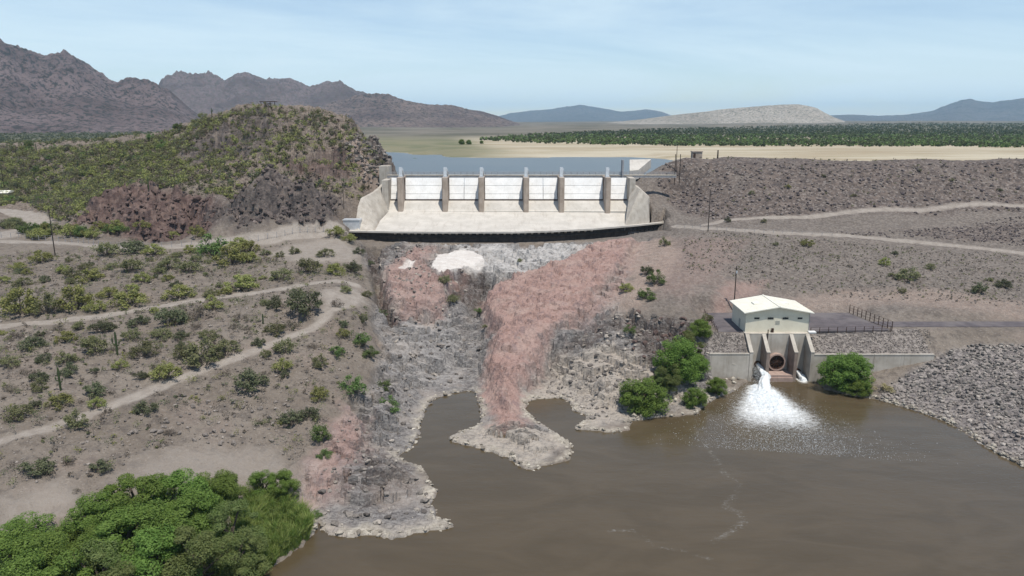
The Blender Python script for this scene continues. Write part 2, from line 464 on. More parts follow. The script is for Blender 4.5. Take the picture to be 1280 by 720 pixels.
# grid: rows spaced in proportion to distance, the same world everywhere
Y0, Y1 = 48.0, 560.0
def knots(segs):
    r = [segs[0][0]]
    for a_, b_, s_ in segs: r += list(np.linspace(a_, b_, max(2, int(round((b_ - a_) / s_)) + 1))[1:])
    return np.array(r)
LY = knots([(math.log(Y0), math.log(110), .007), (math.log(110), math.log(285), .0026), (math.log(285), math.log(Y1), .0043)])   # finer over the gorge
US = knots([(-1, -.36, .0036), (-.36, .36, .0022), (.36, 1, .0036)])
NR, NC = len(LY), len(US)
GY = np.exp(LY)[:, None] * np.ones((1, NC))
GW = 0.86 * GY + 22
GX = US[None, :] * GW
ZB = np.full(GX.shape, wts[n])
ZB = ZB + wts[n + 1] * GX + wts[n + 2] * GY
for i in range(n):
    ZB += wts[i] * kern(GX - CP[i, 0], GY - CP[i, 1])

def sample(G, x, y):
    x = np.asarray(x, float); y = np.asarray(y, float)
    r = np.clip(np.interp(np.log(np.maximum(y, 1)), LY, np.arange(NR)), 0, NR - 1.001)
    c = np.clip(np.interp(x / (0.86 * y + 22), US, np.arange(NC)), 0, NC - 1.001)
    r0 = r.astype(int); c0 = c.astype(int); fr = r - r0; fc = c - c0
    return (G[r0, c0] * (1 - fr) * (1 - fc) + G[r0, c0 + 1] * (1 - fr) * fc + G[r0 + 1, c0] * fr * (1 - fc) + G[r0 + 1, c0 + 1] * fr * fc)

def hit(px, py, G=None):
    """where the line of sight through a photo pixel meets the terrain (x, y, z)"""
    G = ZB if G is None else G
    dx, dy, dz = ray(px, py)
    ys = np.exp(np.linspace(math.log(60), math.log(555), 2600))
    t = ys / dy
    x = dx * t; z = H + dz * t
    h = sample(G, x, ys)
    b = np.nonzero(z < h)[0]
    if len(b) == 0: return hit(px, py + 1.0, G) if py < 235 else None
    k = b[0]
    if k == 0: return (x[0], ys[0], h[0])
    a0 = z[k - 1] - h[k - 1]; a1 = z[k] - h[k]
    f = a0 / (a0 - a1)
    y = ys[k - 1] + (ys[k] - ys[k - 1]) * f
    xx = dx * y / dy
    return (xx, y, float(sample(G, xx, y)))

def wpoly(pts):
    r = [hit(*p) for p in pts]
    return [q[:2] for q in r if q is not None]

def scarp(pts, low, h, decay, w=.7):
    """a rock step along a line: the ground on the low side drops by h and recovers over decay metres"""
    global ZB
    q = [hit(*p)[:2] for p in pts]; lo = hit(*low)[:2]
    xs = [p[0] for p in q]; ys = [p[1] for p in q]
    mm = (GX > min(xs) - decay - 8) & (GX < max(xs) + decay + 8) & (GY > min(ys) - decay - 8) & (GY < max(ys) + decay + 8)
    x = GX[mm] + 1.6 * vnoise(GX[mm] / 3.1, GY[mm] / 3.1, 5) + .8 * vnoise(GX[mm] / 1.2, GY[mm] / 1.2, 6); y = GY[mm] + 1.6 * vnoise(GX[mm] / 3.1, GY[mm] / 3.1, 8) + .8 * vnoise(GX[mm] / 1.2, GY[mm] / 1.2, 9)
    def sgn(x, y):
        best = np.full(np.shape(x), 1e18); s = np.zeros(np.shape(x)); en = np.zeros(np.shape(x)); acc = 0.
        for (ax_, ay_), (bx_, by_) in zip(q[:-1], q[1:]):
            ex, ey = bx_ - ax_, by_ - ay_; L = math.hypot(ex, ey)
            t = np.clip(((x - ax_) * ex + (y - ay_) * ey) / (L * L), 0, 1)
            dd_ = np.hypot(x - ax_ - ex * t, y - ay_ - ey * t)
            cr = np.sign(ex * (y - ay_) - ey * (x - ax_))
            m_ = dd_ < best
            s = np.where(m_, cr, s); best = np.where(m_, dd_, best); en = np.where(m_, acc + t * L, en); acc += L
        return s, best, en, acc
    s0 = sgn(np.array([lo[0]]), np.array([lo[1]]))[0][0]
    s, dd_, en, tot = sgn(x, y)
    sd_ = dd_ * s * s0
    fade = sstep(0, .12 * tot, en) * sstep(tot, .88 * tot, en)
    ZB[mm] -= h * fade * sstep(-w * .3, w, sd_) * sstep(decay, w, sd_) * (1 - 0 * sd_)
scarp([(540, 352), (556, 347), (572, 342), (600, 340), (614, 334)], (575, 366), 3.6, 10)
scarp([(476, 330), (478, 350), (482, 372), (494, 396), (505, 410)], (466, 372), 2.6, 4.5)
scarp([(775, 378), (735, 402), (705, 425), (690, 436), (672, 460), (655, 485), (650, 512)], (715, 450), 2.3, 8)
scarp([(750, 306), (700, 328), (650, 350), (622, 362), (600, 380), (606, 400)], (600, 352), 2.0, 5)
scarp([(775, 392), (820, 400), (850, 402), (885, 405)], (820, 425), 2.8, 9)
scarp([(800, 418), (830, 428), (860, 424)], (830, 445), 1.6, 6)
scarp([(680, 468), (740, 458), (800, 450)], (740, 470), 1.1, 5, .5)
scarp([(690, 488), (750, 480), (800, 470)], (745, 495), .9, 4, .5)
scarp([(700, 512), (750, 505), (790, 497)], (750, 520), .6, 3, .4)
scarp([(436, 492), (448, 525), (456, 556)], (475, 535), 1.7, 5)
scarp([(470, 420), (490, 440), (505, 452), (520, 470)], (500, 470), 1.3, 4)
scarp([(500, 380), (530, 392), (560, 388)], (530, 410), 2.0, 6)
scarp([(470, 306), (520, 309), (580, 309)], (520, 318), 1.3, 5)
scarp([(262, 264), (320, 246), (360, 243), (400, 241), (430, 254)], (350, 275), 5.0, 9, 1.2)
scarp([(95, 272), (120, 256), (150, 246), (230, 243), (265, 254)], (180, 275), 3.2, 8, 1.2)
scarp([(120, 282), (190, 272), (255, 272)], (190, 284), 2.0, 5, 1.0)
scarp([(350, 198), (400, 190), (440, 195)], (395, 212), 3.0, 9, 1.2)
scarp([(452, 160), (470, 182), (488, 210)], (440, 200), 2.5, 9, 1.2)
scarp([(225, 200), (280, 178), (340, 165)], (290, 200), 3.0, 10, 1.5)
NZ1 = fbm(GX / 9, GY / 9, 4, 3)
NZ2 = fbm(GX / 2.6, GY / 2.6, 4, 9)
def mask(pts, soft=1.5, wob=2.0, world=False):
    poly = pts if world else wpoly(pts)
    xs = [p[0] for p in poly]; ys = [p[1] for p in poly]
    m = (GX > min(xs) - 12) & (GX < max(xs) + 12) & (GY > min(ys) - 12) & (GY < max(ys) + 12)
    out = np.zeros(GX.shape)
    d = poly_sdf(GX[m], GY[m], poly) + wob * NZ1[m] + wob * .7 * NZ2[m]
    out[m] = sstep(-soft, soft, d)
    return out

# river outline (photo pixels on the water plane)
RIVER = [(200, 800), (280, 745), (325, 718), (345, 705), (375, 685), (390, 668), (400, 655), (405, 667), (440, 672), (465, 667), (490, 674), (515, 668), (540, 664), (567, 659), (560, 651), (545, 648), (540, 630), (545, 615), (536, 600), (530, 586), (505, 578), (499, 570), (514, 560), (524, 545), (525, 530), (530, 515), (541, 500), (560, 493), (584, 488), (595, 491), (598, 505), (603, 520), (600, 530), (585, 538), (562, 546), (566, 553), (600, 561), (640, 575), (650, 582), (664, 589), (676, 583), (700, 579), (713, 574), (715, 562), (706, 548), (688, 538), (667, 524), (657, 512), (660, 503), (668, 499), (700, 497), (712, 503), (717, 513), (733, 520), (729, 530), (716, 533), (722, 537), (735, 538), (760, 541), (785, 538), (790, 527), (820, 522), (855, 520), (872, 517), (882, 506), (897, 497), (918, 489), (930, 480), (942, 474)]
RIVER = [P(px, py, 0)[:2] for px, py in RIVER]
OX0 = P(942, 474, 0)[0]
RIVER += [(OX0, 172), (P(1018, 474, 0)[0], 172)]
RIVER += [P(px, py, 0)[:2] for px, py in [(1019, 476), (1032, 487), (1060, 494), (1095, 499), (1120, 506), (1150, 515), (1180, 526), (1210, 541), (1230, 556), (1250, 569), (1280, 584), (1340, 615), (1440, 680)]]
RIVER += [(140, 40), (-30, 40)]
near = GY < 178
SD = np.full(GX.shape, 60.0)
SD[near] = -poly_sdf(GX[near], GY[near], RIVER)
rocky = (GX > -45) & (GX < 44)
SDn = SD + np.where(rocky, 0.75, 0.35) * fbm(GX / 2.2, GY / 2.2, 4, 41) + np.where(rocky, .35, .2) * fbm(GX / .7, GY / .7, 2, 47)

# ---- masks (surface kinds, laid out on the ground plan)
pink = np.maximum.reduce([
    mask([(772, 302), (795, 301), (785, 322), (768, 345), (745, 372), (720, 402), (692, 426), (680, 440), (670, 462), (655, 482), (652, 508), (664, 520), (655, 530), (622, 534), (612, 520), (604, 490), (604, 468), (614, 440), (622, 420), (606, 396), (602, 376), (622, 360), (660, 345), (700, 330), (740, 312)], 2.2, 3.0), .75 * mask([(785, 302), (812, 300), (800, 330), (785, 355), (765, 378), (735, 398), (720, 402), (745, 372), (768, 345)], 4, 4),
    mask([(482, 338), (520, 312), (548, 311), (532, 330), (545, 346), (580, 350), (560, 368), (545, 392), (520, 398), (495, 392), (482, 362)], 3.0, 3.5) * .85,
    .75 * mask([(430, 505), (455, 520), (450, 560), (420, 610), (382, 625), (378, 590), (410, 550)], 3.0, 3.0),
    .6 * mask([(885, 392), (900, 360), (925, 350), (955, 352), (940, 372), (915, 376), (905, 395)], 2.5, 2.5),
    .3 * mask([(800, 345), (850, 300), (930, 300), (900, 345), (860, 372), (820, 370)], 6, 6)])
rock = mask([(452, 304), (600, 303), (815, 296), (800, 325), (785, 352), (775, 388), (820, 395), (870, 398), (885, 430), (905, 470), (935, 482), (900, 500), (860, 530), (780, 545), (700, 545), (720, 570), (665, 595), (560, 550), (520, 580), (550, 620), (575, 662), (500, 685), (400, 676), (365, 640), (372, 600), (405, 555), (432, 512), (466, 480), (478, 440), (466, 400), (474, 350), (456, 330)], 1.6, 1.6)
white = mask([(537, 338), (548, 323), (570, 319), (592, 319), (608, 331), (600, 338), (580, 339), (566, 344), (550, 349)], .35, .9) + .8 * mask([(496, 340), (510, 332), (522, 333), (510, 343)], .4, .6)
redc = np.maximum(mask([(85, 280), (118, 252), (150, 238), (205, 234), (262, 245), (275, 262), (262, 290), (150, 294)], 3, 4), mask([(395, 200), (430, 185), (450, 205), (430, 225), (390, 222), (350, 205)], 3, 3) * .8)
darkc = np.maximum.reduce([mask([(250, 285), (268, 258), (320, 240), (400, 236), (428, 252), (418, 276), (390, 286), (300, 290)], 2.5, 3), .85 * mask([(270, 160), (330, 135), (350, 150), (330, 190), (250, 205), (220, 195)], 5, 6),
                           .9 * mask([(440, 150), (458, 158), (482, 188), (505, 222), (488, 222), (470, 205), (452, 180)], 2.0, 2.0)])
tanc = mask([(425, 158), (452, 178), (470, 205), (488, 222), (478, 236), (452, 228), (436, 200)], 3, 3)
tan = np.maximum.reduce([tanc, mask([(790, 305), (835, 296), (850, 320), (830, 350), (800, 385), (770, 390), (785, 350)], 3, 3), .8 * mask([(960, 395), (1100, 380), (1290, 400), (1290, 380), (1180, 362), (1050, 366), (960, 372)], 5, 4)])
EMB = [P(px, py, z)[:2] for px, py, z in [(1300, 262, 26), (1150, 264, 25.6), (1000, 270, 24.6), (905, 276, 23.4), (850, 262, 25.5), (818, 236, 31), (838, 214, 38), (850, 199, 43)]] + [(90, 380), (430, 385), (430, 290)]
emb = np.maximum(mask(EMB, 3, 3, True), .75 * mask([(120, 297), (200, 300), (300, 296), (432, 283), (440, 255), (400, 245), (250, 250), (100, 258)], 4, 4))
emb2 = mask([P(px, py, z)[:2] for px, py, z in [(1120, 288, 21), (1300, 272, 24), (1480, 266, 25), (1480, 320, 16), (1300, 306, 17.6), (1180, 296, 20)]], 3, 3, True)

def trackmask(pts, half, G=None, world=False):
    q = pts if world else [hit(*p)[:2] for p in pts]
    d = line_dist(GX, GY, q) + .35 * NZ2 + .5 * NZ1
    return d, q, half
TR = [trackmask([(-40, 418), (0, 408), (60, 403), (120, 396), (180, 386), (240, 377), (300, 368), (360, 360), (420, 351), (444, 356)], 1.6),
      trackmask([(-40, 566), (0, 552), (60, 536), (120, 515), (180, 492), (240, 468), (300, 446), (350, 426), (400, 404), (440, 380), (450, 368)], 1.15),
      trackmask([(-30, 263), (0, 263), (25, 267), (45, 274), (50, 281), (30, 288), (0, 295), (-30, 299)], 4.5),
      trackmask([(0, 302), (60, 303), (130, 309), (200, 309), (280, 304), (340, 298), (400, 291), (436, 289)], 3.2),
      trackmask([(1340, 254.5), (1280, 258), (1150, 263), (1050, 267), (960, 272), (905, 276), (880, 282)], 1.5),
      trackmask([(846, 283), (880, 286), (950, 290), (1050, 294), (1150, 303), (1220, 310), (1290, 318), (1350, 326)], 2.2)]
CRW = [P(px, py, 43)[:2] for px, py in [(848, 200.5), (900, 197.6), (1000, 198.6), (1150, 199.2), (1280, 199.4), (1420, 199.4)]]
CRW = [(x, y + 2.6) for x, y in CRW]
TR.append(trackmask(CRW, 3.6, world=True))
track = np.zeros(GX.shape); tid = np.full(GX.shape, -1)
for k, (d, q, hw) in enumerate(TR):
    mk_ = sstep(hw + .7, hw - .5, d)
    tid = np.where((mk_ > .5) & (mk_ > track), k, tid)
    track = np.maximum(track, mk_)
bare = np.maximum.reduce([.8 * mask([(395, 300), (440, 300), (450, 330), (380, 330), (330, 318)], 3, 3), .9 * mask([(405, 365), (450, 360), (455, 378), (400, 400)], 2, 2), .7 * mask([(0, 625), (80, 605), (110, 620), (70, 650), (0, 660)], 3, 2), .55 * mask([(130, 600), (190, 560), (340, 560), (370, 590), (280, 610), (200, 610)], 3, 3)])

# ---- displacement
Z = ZB.copy()
RIDGE = wpoly([(772, 302), (795, 301), (785, 322), (768, 345), (745, 372), (720, 402), (692, 426), (680, 440), (670, 462), (655, 482), (652, 506), (630, 512), (612, 500), (608, 468), (616, 440), (624, 420), (608, 396), (604, 376), (624, 360), (660, 345), (700, 330), (740, 312)])
rd_ = poly_sdf(GX, GY, RIDGE) + 1.2 * NZ1 + .8 * NZ2
Z += 2.4 * sstep(-.4, 1.6, rd_) * sstep(.5, 6, SD)
LEDGE = wpoly([(482, 338), (520, 314), (560, 316), (605, 318), (608, 332), (580, 342), (560, 368), (545, 390), (520, 396), (495, 390), (482, 362)])
Z += 1.6 * sstep(-.4, 1.6, poly_sdf(GX, GY, LEDGE) + 1.2 * NZ1 + .8 * NZ2)
RIMG = wpoly([(454, 306), (476, 308), (474, 335), (482, 372), (496, 398), (486, 402), (470, 376), (464, 335)])
Z -= 3.2 * sstep(-1.2, 1.2, poly_sdf(GX, GY, RIMG) + .8 * NZ1)
GUL = wpoly([(610, 345), (622, 352), (602, 372), (600, 396), (612, 415), (604, 440), (596, 466), (575, 482), (560, 478), (575, 440), (580, 400), (588, 368)])
Z -= 2.2 * sstep(-2.5, 2.0, poly_sdf(GX, GY, GUL) + .8 * NZ1) * sstep(.5, 7, SD)
rk = np.clip(np.maximum.reduce([rock, pink * .8]), 0, 1)
f1, e1 = facets(GX / 6.5 + .3 * NZ1, GY / 4.2 + .3 * NZ1, 100)
f2, e2 = facets((GX * .9 + GY * .4) / 2.4 + .25 * NZ2, (GY - .3 * GX) / 1.5, 120)
f3, e3 = facets(GX / .95, GY / .8, 140)
smoothpink = np.clip(pink - .6 * redc, 0, 1)
rough = rk * (1 - .62 * smoothpink) * (1 - .9 * white) * (1 - .8 * tan)
def billow(x, y, s): return np.abs(vnoise(x, y, s)) * 2 - .75
wx_ = GX + 1.8 * NZ1; wy_ = GY + 1.8 * fbm(GX / 9 + 40, GY / 9, 3, 13)
bl1 = billow(wx_ / 8, wy_ / 5.5, 301); bl2 = billow((wx_ + .4 * wy_) / 3.2, wy_ / 2.1, 302); bl3 = billow((wx_ - .3 * wy_) / 1.3, wy_ / .95, 303)
wX = GX + 2.2 * fbm(GX / 5, GY / 5, 3, 311) + .5 * vnoise(GX / 1.1, GY / 1.1, 312); wY = GY + 2.2 * fbm(GX / 5, GY / 5, 3, 313) + .5 * vnoise(GX / 1.1, GY / 1.1, 314)
k1, _e = facets((wX + .25 * wY) / 8.5, wY / 5.0, 321, .9)
k2, _e = facets((wX - .3 * wY) / 3.4, wY / 2.1, 331, .9)
k3, _e = facets((wX + .1 * wY) / 1.5, wY / 1.0, 341, .9)
Z += rough * (1.0 * k1 + .62 * k2 + .26 * k3 + .5 * bl1 + .3 * bl2 + .8 * NZ1)
# ledges: the bedrock breaks in long steps along its layering
hh = Z + 1.6 * NZ1 + .10 * wX
stp = 1.9
fr0 = hh / stp - np.floor(hh / stp)
Z += rough * sstep(-.25, .15, fbm(GX / 20, GY / 12, 3, 351)) * stp * (sstep(.86, .99, fr0) - fr0) * .9
Z += rk * smoothpink * (.40 * bl1 + .24 * k2 + .15 * k3 + .20 * vnoise((GX + .6 * GY) / 1.3, (GY - .6 * GX) / 5, 77) + .16 * NZ2)
cl = np.clip(np.maximum.reduce([redc, darkc, .7 * tanc]), 0, 1)
g1, h1 = facets(GX / 6, GY / 6, 200); g2, h2 = facets(GX / 2.6, GY / 2.6, 220)
Z += cl * (2.2 * g1 + 1.5 * g2 + .5 * f2 - 1.4 * sstep(.15, 0, h1) + 1.2 * NZ1 * .6)
soft = (1 - rk) * (1 - cl) * (1 - .9 * track)
hillm = sstep(285, 310, GY) * sstep(-45, -65, GX)
Z += soft * (.42 * NZ1 + .22 * NZ2 + hillm * (3.2 * fbm(GX / 18, GY / 18, 4, 61) + .6 * f2 + .9 * bl1)) * (1 - .5 * emb)
leftslope = sstep(-12, -28, GX) * sstep(270, 250, GY)
Z += soft * leftslope * (.55 * ridged(GX / 15, GY / 24, 3, 55) - .2 + .16 * f2 * sstep(.1, .5, NZ1 + .2) + .10 * f3)
rightslope = sstep(25, 45, GX) * sstep(175, 190, GY)
Z += soft * rightslope * (.16 * f2 + .10 * f3 + .25 * ridged(GX / 10, GY / 26, 3, 58))
# mountain toe benches
# shoreline
shore = sstep(0, 7.5, SDn)
zl = np.where(SDn < 7.5, .30 + (np.maximum(Z, .30) - .30) * shore + .25 * sstep(0, .5, SDn) * (.5 + .5 * f3), Z)
zw = -.25 - np.clip(-SDn, 0, 12) * .4
Z = np.where(GY < 178, np.where(SDn > .12, zl, zw + sstep(-.25, .12, SDn) * .45), Z)
Z = np.where((GY < 178) & (SDn > .8), np.maximum(Z, .45 + .15 * f3), Z)
# pools in the rock tongue
for px, py, rx, ry in [(634, 546, 3.2, .9), (668, 541, 2.6, .8), (655, 552, 1.4, .8)]:
    c = P(px, py, 0)
    d = ((GX - c[0]) / rx) ** 2 + ((GY - c[1]) / ry) ** 2
    Z = np.where(d < 1.3, np.minimum(Z, -.3 + .6 * sstep(.7, 1.3, d)), Z)

pwhite = np.clip(white, 0, 1)
rlight = np.maximum(mask([(560, 306), (760, 303), (700, 330), (650, 350), (612, 345), (600, 330), (575, 316)], 2.5, 3), .25 * mask([(500, 405), (560, 400), (590, 420), (580, 470), (520, 482), (480, 450)], 3, 3))
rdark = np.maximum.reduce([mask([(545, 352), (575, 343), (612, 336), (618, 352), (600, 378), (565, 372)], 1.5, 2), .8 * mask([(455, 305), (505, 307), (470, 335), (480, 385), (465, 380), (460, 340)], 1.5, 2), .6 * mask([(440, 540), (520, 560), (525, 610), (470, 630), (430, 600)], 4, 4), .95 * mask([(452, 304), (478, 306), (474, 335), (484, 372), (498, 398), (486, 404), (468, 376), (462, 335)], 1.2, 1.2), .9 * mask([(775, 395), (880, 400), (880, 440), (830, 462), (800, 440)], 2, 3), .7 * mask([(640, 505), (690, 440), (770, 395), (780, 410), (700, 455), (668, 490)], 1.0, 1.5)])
rtan = np.maximum(mask([(556, 548), (600, 530), (690, 536), (722, 560), (668, 594), (600, 566)], 1.5, 1.5), .8 * mask([(376, 600), (400, 640), (420, 660), (500, 655), (560, 660), (520, 685), (400, 680), (365, 640)], 2, 3)); rtan = np.maximum(rtan, mask([(690, 450), (760, 430), (830, 460), (880, 500), (780, 545), (700, 545), (670, 520), (660, 490)], 3, 3))
# ---- built platforms cut into the terrain
LIPZ = 20.0
LIP = [P(px, py, LIPZ) for px, py in [(436, 288.5), (490, 289.6), (540, 290), (590, 290), (640, 290), (690, 288.6), (740, 286), (790, 281.8), (832, 277.6)]]
BL = [P(486, 264, 24), P(476, 275, 21.6), P(470, 287.5, 20.05)]          # left foot of the apron
BR = [P(785, 263, 24), P(783, 272, 21.8), P(781, 281.5, 20.05)]          # right foot of the apron
GYC = 312.0                                                              # gate line
spx0, spx1 = BL[0][0], BR[0][0]
foot = [(p[0], p[1] + 1.2) for p in LIP[1:-1]] + [(BR[2][0] + .8, BR[2][1]), (BR[0][0] + 1.5, BR[0][1]), (BR[0][0] + 2, 345), (BL[0][0] - 2, 345), (BL[0][0] - 2, BL[0][1]), (BL[2][0] - 1, BL[2][1])]
fd = poly_sdf(GX, GY, foot)
Z = np.where(fd > -.3, np.minimum(Z, 15.8), Z)
fr_ = poly_sdf(GX, GY, [(p[0], p[1] - 8) for p in LIP] + [(p[0], p[1] + 1.3) for p in LIP[::-1]])
dl_ = np.interp(GX[0] * 0 + 0, [0, 1], [0, 0]) if False else np.interp(GX.ravel(), [p[0] for p in LIP], [p[1] for p in LIP]).reshape(GX.shape) - GY
lim = 15.9 + .13 * np.clip(dl_, 0, 40) + sstep(30, 48, np.abs(GX - 5)) * .8
Z = np.where((dl_ > -2) & (dl_ < 26) & (GX > LIP[0][0] + 2) & (GX < 60) & (fd < -.3) & (Z > lim), lim + (Z - lim) * .12 * sstep(0, 8, dl_), Z)
Z = np.where((fr_ > 0) & (fd < -.3), np.minimum(Z, 15.2 + .35 * f2 + sstep(30, 48, np.abs(GX - 5)) * 1.2 + sstep(58, 66, GX) * 7), Z)
wg_ = poly_sdf(GX, GY, [(BR[2][0] - 1, BR[2][1] - 1), (P(818, 279, 20)[0], P(818, 279, 20)[1]), (P(814, 279, 20)[0] + .5, 309), (BR[0][0], 309)])
Z = np.where(wg_ > 0, np.minimum(Z, 19.2), Z)
lf_ = (dl_ < 0) & (dl_ > -3.2) & (GX > LIP[0][0]) & (GX < LIP[-1][0])
Z = np.where(lf_, np.minimum(Z, 19.3), Z)
# outlet yard: level shelf at 10.45 m, gravel banks to the wall tops
YZ = 10.45
def px2x(px, Y, z):  # lateral position of a pixel column at (Y, z)
    depth = Y * CT + (H - z) * ST
    return (px - 640) / F * depth
OB = 168.5      # back bulkhead of the outlet chambers
OF = 164.0      # front ends of the chamber walls
XW = [px2x(937, 166, 9), px2x(958, 166, 9), px2x(992.5, 166, 9), px2x(1013, 166, 9)]   # four chamber walls
XL, XR = px2x(886, OF, 4), px2x(1167, OF, 4)
yd = poly_sdf(GX, GY, [(XW[0] - 8.5, OB + 1), (XW[3] + 22.5, OB + 3.2), (XW[3] + 22.5, 189), (XW[0] - 6.5, 189)])
rd = poly_sdf(GX, GY, [(XW[3] + 18, 173.5), (190, 173.5), (190, 180.5), (XW[3] + 18, 180.5)])
flat = np.maximum(sstep(-3.5, 0, yd), sstep(-4.5, 0, rd))
Z = Z * (1 - flat) + (YZ - .06) * flat
# gravel bank between wall tops and the yard
t_ = np.clip((GY - (OF + .6)) / 7.5, 0, 1)
bankz = 6.35 + t_ * (YZ - 6.5)
inb = (GX > XW[3] + .3) & (GX < XR) & (GY > OF + .3) & (GY < 173)
Z = np.where(inb, bankz + .12 * f3, Z)
inl = (GX > XL - 3) & (GX < XW[0] - .2) & (GY > OF + .3) & (GY < OB + 4) & (yd < 0)
Z = np.where(inl, 6.4 + np.clip((GY - OF - .4) / 4.5, 0, 1) * (YZ - 6.5) + .12 * f3, Z)
chn = (GX > XW[0] - .2) & (GX < XW[3] + .2) & (GY > OF - 4) & (GY < OB + .6)
Z = np.where(chn, -2.5, Z)
bl = (GX > XW[0] - .2) & (GX < XW[3] + .2) & (GY >= OB + .6) & (GY < OB + 2.5)
Z = np.where(bl, YZ - .5, Z)
infr = (GY < OF + .3) & (GY > OF - 5) & (((GX > XL) & (GX < XW[0])) | ((GX > XW[3]) & (GX < XR)))
Z = np.where(infr & (SD > 0), np.minimum(Z, .5 + .5 * sstep(0, 6, SD) + (GX > XW[3] + 8) * np.clip((GX - XW[3] - 8) / 22, 0, 1) * 4.6 + .15 * f3), Z)

lime = np.clip(sstep(2.4, .1, SDn + 2.2 * NZ1 + 1.2 * NZ2) * (GY < 178), 0, 1) * sstep(-.45, .25, fbm(GX / 6, GY / 6, 3, 401)) * sstep(.05, .35, SDn) * np.where(rocky & (GX / GY > -.262), 1, .3) * np.where(GX / GY < -.262, 0, 1)


# ---- surface kinds per face
CLS_GROUND, CLS_ROCK, CLS_DAM, CLS_HILL, CLS_RIP = 0, 1, 2, 3, 4
RIPP = [(1096, 499), (1115, 478), (1165, 446), (1215, 432), (1282, 428), (1400, 424), (1545, 424), (1545, 760), (1440, 690), (1290, 590), (1230, 558), (1180, 530), (1140, 513)]
rip = mask(RIPP, 1.0, 1.0)
cls = np.zeros(GX.shape, int)
cls[(rock > .5) | ((pink > .5) & (GX < 45))] = CLS_ROCK
cls[(emb > .5) & (GX > 20)] = CLS_DAM
cls[(rip > .5) | (inb) | (inl)] = CLS_RIP
cls[(hillm > .5) & (GY > 292 - .0 * GX) & (sample(ZB, GX, GY) > 23.5)] = CLS_HILL
cls = np.where(tid >= 0, 10 + tid, cls)

idx = np.arange(NR * NC).reshape(NR, NC)
quads = np.stack([idx[:-1, :-1], idx[:-1, 1:], idx[1:, 1:], idx[1:, :-1]], -1).reshape(-1, 4)
fcls = cls[:-1, :-1].reshape(-1)
deep = (np.maximum.reduce([Z[:-1, :-1], Z[1:, 1:], Z[1:, :-1], Z[:-1, 1:]]) < -1.6).reshape(-1) & (GY[:-1, :-1].reshape(-1) > 60)
AV = np.stack([GX, GY, Z], -1).reshape(-1, 3)
MA = np.stack([pink, rock, np.maximum(track, bare), np.maximum(emb, .8 * emb2)], -1).reshape(-1, 4)
MB_ = np.stack([redc, darkc, lime, np.clip(tan, 0, 1)], -1).reshape(-1, 4)
MC_ = np.stack([np.clip(np.maximum(rip, (inb | inl) * .7), 0, 1), hillm, leftslope, rightslope], -1).reshape(-1, 4)
MD_ = np.stack([pwhite, rlight, rdark, rtan], -1).reshape(-1, 4)
# shared smooth normals so that neighbouring pieces of ground meet without a seam
gu = np.gradient(AV.reshape(NR, NC, 3), axis=1); gv = np.gradient(AV.reshape(NR, NC, 3), axis=0)
NRM = np.cross(gu, gv); NRM /= np.linalg.norm(NRM, axis=-1, keepdims=True) + 1e-12
NRM = NRM.reshape(-1, 3)

# ---- ground material
m = NT('desert_ground')
a1 = m.attr('ma'); a2 = m.attr('mb'); a3 = m.attr('mc'); a4 = m.attr('md'); s4 = m.sepc(a4.outputs['Color'])
s1 = m.sepc(a1.outputs['Color']); s2 = m.sepc(a2.outputs['Color']); s3 = m.sepc(a3.outputs['Color'])
big = m.noise(.06, 4, .6); mid = m.noise(.45, 5, .62); fine = m.noise(2.6, 5, .68)
vst = m.voro(1.5, out='Color'); vs = m.sepc(vst)[0]
vst2 = m.voro(.62, out='Color'); vs2 = m.sepc(vst2)[1]
base = m.mix(m.ramp(big, .35, .65), (.148, .124, .102), (.190, .162, .136))
base = m.mix(m.math('MULTIPLY', m.ramp(mid, .48, .66), .7), base, (.088, .075, .066))
base = m.mix(m.math('MULTIPLY', m.ramp(m.noise(.11, 3, .5), .55, .7), .55), base, (.205, .165, .140))
stone = m.mix(m.ramp(vs, .15, .9), (.072, .062, .056), (.27, .238, .205))
base = m.mix(m.math('MULTIPLY', m.ramp(fine, .50, .64), .62), base, stone)
base = m.mix(m.math('MULTIPLY', s3[1], m.ramp(m.noise(.3, 5, .65), .30, .60, .35, .95)), base, m.mix(m.ramp(vs, .2, .9), (.115, .093, .078), (.205, .168, .138)))
base = m.mix(m.math('MULTIPLY', a3.outputs['Alpha'], .7), base, m.mix(m.ramp(vs, .2, .9), (.108, .093, .084), (.185, .162, .144)))
# rock of the gorge
rv = m.vec((1.0, 2.2, 1.4), (0, 0, .35))
rn = m.noise(.6, 8, .78, rv, .3); rn2 = m.noise(1.9, 6, .68, rv, .4)
rk_c = m.mix(m.ramp(rn, .34, .62), (.092, .085, .084), (.245, .230, .218))
rk_c = m.mix(m.math('MULTIPLY', m.ramp(m.noise(1.6, 8, .80, rv, .2), .53, .58), .8), rk_c, (.055, .050, .050))
rk_c = m.mix(m.math('MULTIPLY', m.ramp(m.noise(.09, 3), .46, .64), .65), rk_c, (.30, .262, .232))
rk_c = m.mix(m.math('MULTIPLY', m.ramp(m.noise(.9, 7, .75), .58, .64), .6), rk_c, (.38, .36, .34))
rk_c = m.mix(m.math('MULTIPLY', s4[1], m.ramp(rn, .32, .55)), rk_c, (.40, .385, .37))
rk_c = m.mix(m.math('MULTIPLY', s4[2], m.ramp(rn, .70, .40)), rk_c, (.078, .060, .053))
rk_c = m.mix(m.math('MULTIPLY', a4.outputs['Alpha'], m.ramp(rn, .36, .60, .25, .85)), rk_c, (.37, .325, .275))
col = m.mix(s1[1], base, rk_c)
pv = m.vec((1.2, .45, 1), (0, 0, -.5))
pn = m.noise(1.1, 7, .78, pv, .2)
pk = m.mix(m.ramp(pn, .33, .66), (.245, .160, .138), (.335, .228, .198))
